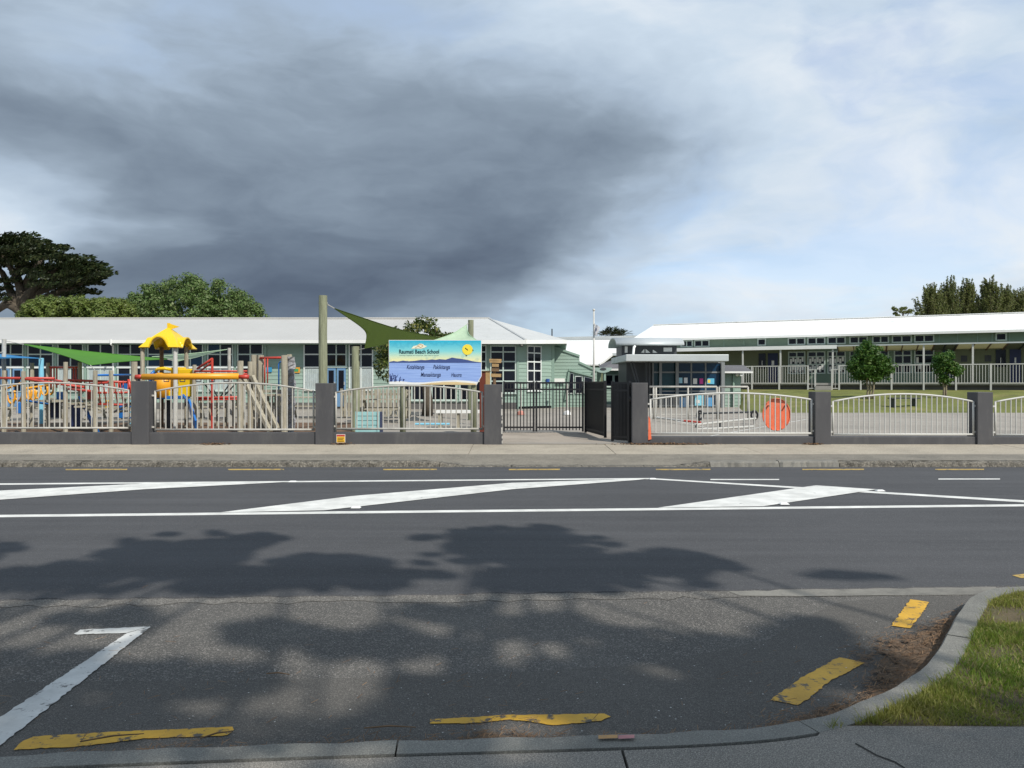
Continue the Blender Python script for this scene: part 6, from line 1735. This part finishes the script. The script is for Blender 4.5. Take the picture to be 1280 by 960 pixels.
# ---- poplars behind the verandah block
def poplar(label, x, ytop, d, halfw, seed, lean=0.0):
    rng = np.random.default_rng(seed); base = Vector((PX(x, d), d, 1.0)); zt_ = PZ(ytop, d)
    t = tree_root('poplar_tree', label, base, 'poplars behind the verandah block'); tr = MB(); Vs = []
    H = zt_ - base.z; hw = halfw / F * d
    tr.tube([base, base + Vector((0, 0, H*.5)), Vector((base.x + lean, d, zt_ - .3))], [.25, .16, .03], 7)
    for k in range(110):
        f = rng.uniform(.55, .97) if k % 3 else rng.uniform(.72, .97)
        a = rng.uniform(0, 2*np.pi); z0 = base.z + H * f * .84
        prof = min(1.0, (1 - f) * 2.7 + .16) * hw * 1.75
        rr_ = math.sqrt(rng.uniform(.05, 1)) * prof
        s_ = Vector((base.x + lean*f*.8 + math.cos(a)*rr_*.35, d + math.sin(a)*rr_*.3, z0 - .3))
        e = Vector((base.x + lean*f + math.cos(a)*rr_, d + math.sin(a)*rr_*.8, min(zt_ + rng.uniform(-.9, .15), z0 + H * rng.uniform(.11, .22))))
        pts = limb_path(tuple(s_), tuple(e), rng, 5, .10)
        tr.tube(pts, [.045, .04, .03, .022, .015, .008], 5)
        P_ = np.array([tuple(p) for p in pts]); n = 105
        i = 5 * rng.uniform(0.1, 1, n) ** .8; i0 = np.minimum(i.astype(int), 4); C = P_[i0] + (P_[i0+1] - P_[i0]) * (i - i0)[:, None]
        C = C + rng.normal(0, 1, (n, 3)) * (.20 * (1.15 - i / 5))[:, None]
        Vs.append(leaf_quads(C, rng.normal(0, 1, (n, 3)) + np.array([.4, -.6, .4]), rng.uniform(.10, .21, n), .42, rng, .4))
    tr.build('trunk', M['trunk'], t, smooth=True); fast_quads('crown', np.concatenate(Vs), M['leaf_pop'], t)
for i, (x, y, hw, lab, ln) in enumerate(((1161, 349, 14, 'poplar at the open end of the row, pointed crown', .3), (1185, 344, 14, 'second poplar from the open end of the row, tall twin tips', .2), (1208, 345, 13, 'third poplar from the open end of the row', .1), (1237, 343, 14, 'tallest poplar of the row behind the white roof', 0),
                                 (1255, 354, 12, 'shorter poplar just past the tallest of the row', .2), (1275, 356, 14, 'brownish poplar at the picture edge end of the row', -.2), (1300, 352, 14, 'last poplar of the row', .0), (1172, 364, 14, 'low brown tinged poplar in front of the row', .2), (1222, 368, 16, 'low poplar filling the middle of the row', .1))):
    poplar(lab, x, y, 66 + (i % 3) * 1.5, hw, 40 + i, ln)
# ---- sparse little tree at the end of the roof
def sparse_tree(label, x, ytop, d, w, seed, leafm, n=14, size=.22):
    rng = np.random.default_rng(seed); base = Vector((PX(x, d), d, .6)); t = tree_root('small_tree', label, base); tr = MB(); Vs = []
    zt_ = PZ(ytop, d); tr.tube([base, Vector((base.x, d, zt_ - .4))], [.15, .05], 6)
    for k in range(n):
        e = (base.x + rng.uniform(-1, 1) * w / F * d, d + rng.uniform(-.8, .8), zt_ - rng.uniform(0, 1.0) ** 1.5 * 1.0)
        pts = limb_path((base.x, d, zt_ - 1.2), e, rng, 4); tr.tube(pts, [.04, .03, .02, .015, .01], 5)
        cc = np.array([e]); Vs.append(clump_leaves(cc, np.array([.22]), 60, size, rng, .6, .4, .6))
    tr.build('trunk', M['trunk'], t); fast_quads('crown', np.concatenate(Vs), leafm, t)
sparse_tree('small sparse tree peeping over the white roof beside the poplars', 1129, 384, 62, 13, 71, M['leaf_pop'])
# ---- dark spiky palm like tree over the hall roof
def spiky():
    rng = np.random.default_rng(8); D = 60.0; base = Vector((PX(766, D), D, .4)); t = tree_root('palm_tree', 'dark spiky crowned tree showing above the hall roof', base)
    hub = P(766, 420, D); tr = MB(); tr.tube([base, hub], [.3, .25], 8); tr.build('trunk', M['trunk'], t)
    Vs = []
    for k in range(110):
        h = P(766 + rng.uniform(-14, 14), 421 - rng.uniform(0, 4), D + rng.uniform(-1, 1))
        a = rng.uniform(0, 2*np.pi); el = rng.uniform(.05, 1.2); d = np.array([math.cos(a)*math.cos(el), math.sin(a)*math.cos(el), math.sin(el) * .75])
        L_ = rng.uniform(.8, 1.35); n = 22
        s = np.linspace(0, 1, n); C = np.array(h) + d * (s * L_)[:, None]; C[:, 2] -= .25 * s ** 2
        V = np.zeros((n, 4, 3)); sd = np.cross(d, [0, 0, 1]); sd /= np.linalg.norm(sd) + 1e-9
        sg = np.where(np.arange(n) % 2, 1, -1)[:, None]; tip = C + sd * sg * .16 + d * .16
        w = d * .03
        V[:, 0] = C - w; V[:, 1] = C + w; V[:, 2] = tip + w * .3; V[:, 3] = tip - w * .3
        Vs.append(V)
    fast_quads('crown', np.concatenate(Vs), M['leaf_palm'], t)
spiky()
# ---- glossy tree behind the name board
def board_tree():
    rng = np.random.default_rng(14); D = 29.0; base = Vector((PX(534, D), D, zg(D))); t = tree_root('broadleaf_tree', 'glossy yellow flecked tree growing behind the name board', base)
    tr = MB(); Vs = []
    tr.tube([base, P(535, 500, D), P(531, 470, D), P(524, 440, D)], [.22, .18, .15, .10], 8)
    for e in ((480, 455), (500, 425), (520, 405), (545, 412), (560, 430), (575, 455), (505, 450)):
        tr.tube(limb_path(tuple(P(531, 475, D)), tuple(P(*e, D + rng.uniform(-1, 1))), rng, 5), [.09, .07, .05, .04, .03, .015], 6)
    for c, rad, n in ((PC(525, 432, D), (1.25, 1.2, 1.0), 75), (PC(492, 452, D), (.72, .9, .85), 45), (PC(556, 440, D), (.9, 1.0, .75), 45)):
        cc, _ = clumps_on(c, rad, n, rng, -.9, .18)
        Vs.append(clump_leaves(cc, rng.uniform(.16, .30, len(cc)), 42, .14, rng, .8, .5, .6, .2))
    tr.build('trunk', M['trunk'], t, smooth=True); fast_quads('crown', np.concatenate(Vs), M['leaf_kar'], t)
board_tree()
# ---- two small round trees on the bank
def bank_tree(label, x, d, parts, stems, seed):
    rng = np.random.default_rng(seed); X = PX(x, d); base = Vector((X, d, bank_z(X, d) - .05)); t = tree_root('small_tree', label, base, 'small round trees on the bank'); tr = MB(); Vs = []
    for dx, ty in stems:
        tr.tube(limb_path((base.x + dx * .3, d, base.z), tuple(P(x + dx * 12, ty, d)), rng, 5), [.055, .05, .045, .04, .03, .02], 7)
    for (px, py, rx, rzz, n) in parts:
        k = d / F
        cc, _ = clumps_on(PC(px, py, d), (rx*k*1.05, rx*k*.95, rzz*k*1.05), n, rng, -.95, .32)
        Vs.append(clump_leaves(cc, rng.uniform(.10, .25, len(cc)), 42, .115, rng, .8, .55, .6, .25))
        ci, _ = clumps_on(PC(px, py, d), (rx*k*.6, rx*k*.6, rzz*k*.6), n // 3, rng, -.95, .3)
        Vs.append(clump_leaves(ci, np.full(len(ci), .22), 40, .14, rng, 1, .6, .8))
    tr.build('trunk', M['trunk_pale'], t, smooth=True); fast_quads('crown', np.concatenate(Vs), M['leaf_small'], t)
bank_tree('larger round leafy tree in front of the verandah railing', 1087, 37.5, [(1087, 451, 20, 19, 70), (1074, 460, 15, 13, 45), (1102, 460, 14, 13, 45), (1087, 470, 20, 8, 35), (1084, 437, 12, 9, 30)], [(-.25, 465), (0.1, 460), (.5, 462)], 31)
bank_tree('smaller narrow leafy tree in front of the verandah railing', 1181, 37.0, [(1180, 449, 12, 10, 34), (1184, 460, 13, 8, 30), (1177, 457, 10, 9, 26), (1194, 463, 6, 5, 12), (1180, 475, 8, 5, 14)], [(-.2, 460), (.2, 455)], 32)

# ---- pines standing on the near berm behind the viewpoint; they shade the bay and the near lane
def shade_pines():
    rng = np.random.default_rng(77)
    sets = {0: [], 1: [], 2: []}
    def drop(gx, gy, H, r_, k):
        """clump whose shadow falls round ground point gx, gy"""
        p = np.array([gx, gy, 0]) + np.array(SUN) / SUN.z * H
        sets[k].append((p, r_))
    def patch(px, py, rx, ry, n, r_, H, k):
        c = G(px, py)
        for _ in range(n):
            a = rng.uniform(0, 2*np.pi); q = math.sqrt(rng.uniform(0, 1))
            drop(c.x + rx*q*math.cos(a), c.y + ry*q*math.sin(a), H + rng.uniform(-1.2, 1.2), r_ * rng.uniform(.7, 1.2), k)
    # heads over the carriageway
    def gpatch(gx, gy, rx, ry, n, r_, H, k):
        for _ in range(n):
            a = rng.uniform(0, 2*np.pi); q = math.sqrt(rng.uniform(0, 1))
            drop(gx + rx*q*math.cos(a), gy + ry*q*math.sin(a), H + rng.uniform(-1.2, 1.2), r_ * rng.uniform(.55, 1.15), k)
        for _ in range(n // 2):
            a = rng.uniform(0, 2*np.pi); q = rng.uniform(1.1, 1.6)
            drop(gx + rx*q*math.cos(a), gy + ry*q*math.sin(a), H + rng.uniform(-1.2, 1.2), r_ * rng.uniform(.25, .5), k)
    gpatch(-3.2, 7.1, .62, .75, 40, .26, 10, 0); gpatch(-3.9, 6.35, .5, .30, 16, .24, 10, 0); gpatch(-5.2, 7.0, .35, .5, 16, .26, 10, 0); gpatch(-4.9, 6.0, .4, .15, 7, .2, 10, 0); gpatch(-2.75, 7.7, .3, .3, 8, .24, 10, 0); gpatch(-2.5, 6.5, .3, .2, 7, .2, 10, 0)
    gpatch(-1.45, 6.45, .62, .33, 30, .22, 10, 1); gpatch(-2.2, 6.1, .35, .15, 9, .2, 10, 1); gpatch(-1.7, 6.85, .3, .2, 8, .2, 10, 1)
    gpatch(.0, 7.7, .62, .62, 38, .26, 10, 1); gpatch(.75, 6.7, .75, .5, 34, .25, 10, 2); gpatch(1.45, 6.9, .3, .35, 10, .22, 10, 2); gpatch(.2, 6.2, .4, .2, 9, .2, 10, 2); gpatch(2.75, 6.4, .26, .07, 7, .10, 12, 2)
    # broken cover over the bay and path
    for px, py, rx, ry, n in ((470, 805, .5, .22, 9), (230, 850, .45, .15, 7), (40, 840, .5, .35, 10), (880, 815, .7, .32, 17), (700, 785, .4, .2, 8), (980, 830, .5, .4, 18), (640, 860, .6, .25, 14), (770, 870, .6, .3, 16), (890, 880, .5, .25, 12), (120, 890, .5, .15, 7), (460, 915, .4, .12, 5), (1000, 790, .3, .2, 6), (350, 790, .4, .1, 5), (560, 765, .3, .1, 3), (130, 770, .3, .1, 3)):
        patch(px, py, rx, ry, n, .21, 11.5, 1 if px < 640 else 2)
    for gx, gy, rx, ry, n, k in ((-1, 3.0, 2.5, .5, 26, 1), (1.6, 2.9, 1.4, .45, 34, 2), (2.5, 3.35, .5, .18, 7, 2), (0, 2, 4, 1.0, 60, 1), (3.1, 3.1, .8, .2, 6, 2), (-3, 2.2, 2, .8, 30, 0)):
        for _ in range(n):
            drop(gx + rng.uniform(-rx, rx), gy + rng.uniform(-ry, ry), 11 + rng.uniform(-1.5, 1.5), .34, k)
    bases = [Vector((1.5, -9.0, .1)), Vector((6.0, -8.0, .1)), Vector((11.5, -7.5, .1))]
    labs = ['pine tree behind the viewpoint shading the end of the bay with the white mark', 'pine tree behind the viewpoint shading the middle of the bay', 'pine tree behind the viewpoint shading the curved kerb']
    for k in range(3):
        t = tree_root('pine_tree', labs[k], bases[k], 'roadside pines behind the viewpoint')
        cs = np.array([c for c, r_ in sets[k]]); rs_ = np.array([r_ for c, r_ in sets[k]])
        tr = MB(); ctr = cs.mean(0)
        topz = 11.5
        tr.tube([bases[k], bases[k] + Vector((.2, .3, 5)), Vector((bases[k].x * .7 + ctr[0] * .3, bases[k].y * .7 + ctr[1] * .3, topz))], [.38, .30, .16], 9)
        hubs = [Vector((bases[k].x * .7 + ctr[0] * .3, bases[k].y * .7 + ctr[1] * .3, topz))]
        for i in range(14):
            e = cs[rng.integers(len(cs))]
            s_ = Vector((bases[k].x * .8 + ctr[0]*.2, bases[k].y * .8 + ctr[1]*.2, rng.uniform(8, 11)))
            tr.tube(limb_path(tuple(s_), tuple(e), rng, 5, .1), [.09, .07, .05, .04, .03, .015], 6)
        tr.build('trunk', M['trunk'], t, smooth=True)
        fast_quads('crown', clump_leaves(cs, rs_, 120, .17, rng, .8, .4, .8), M['leaf_pine'], t)
shade_pines()
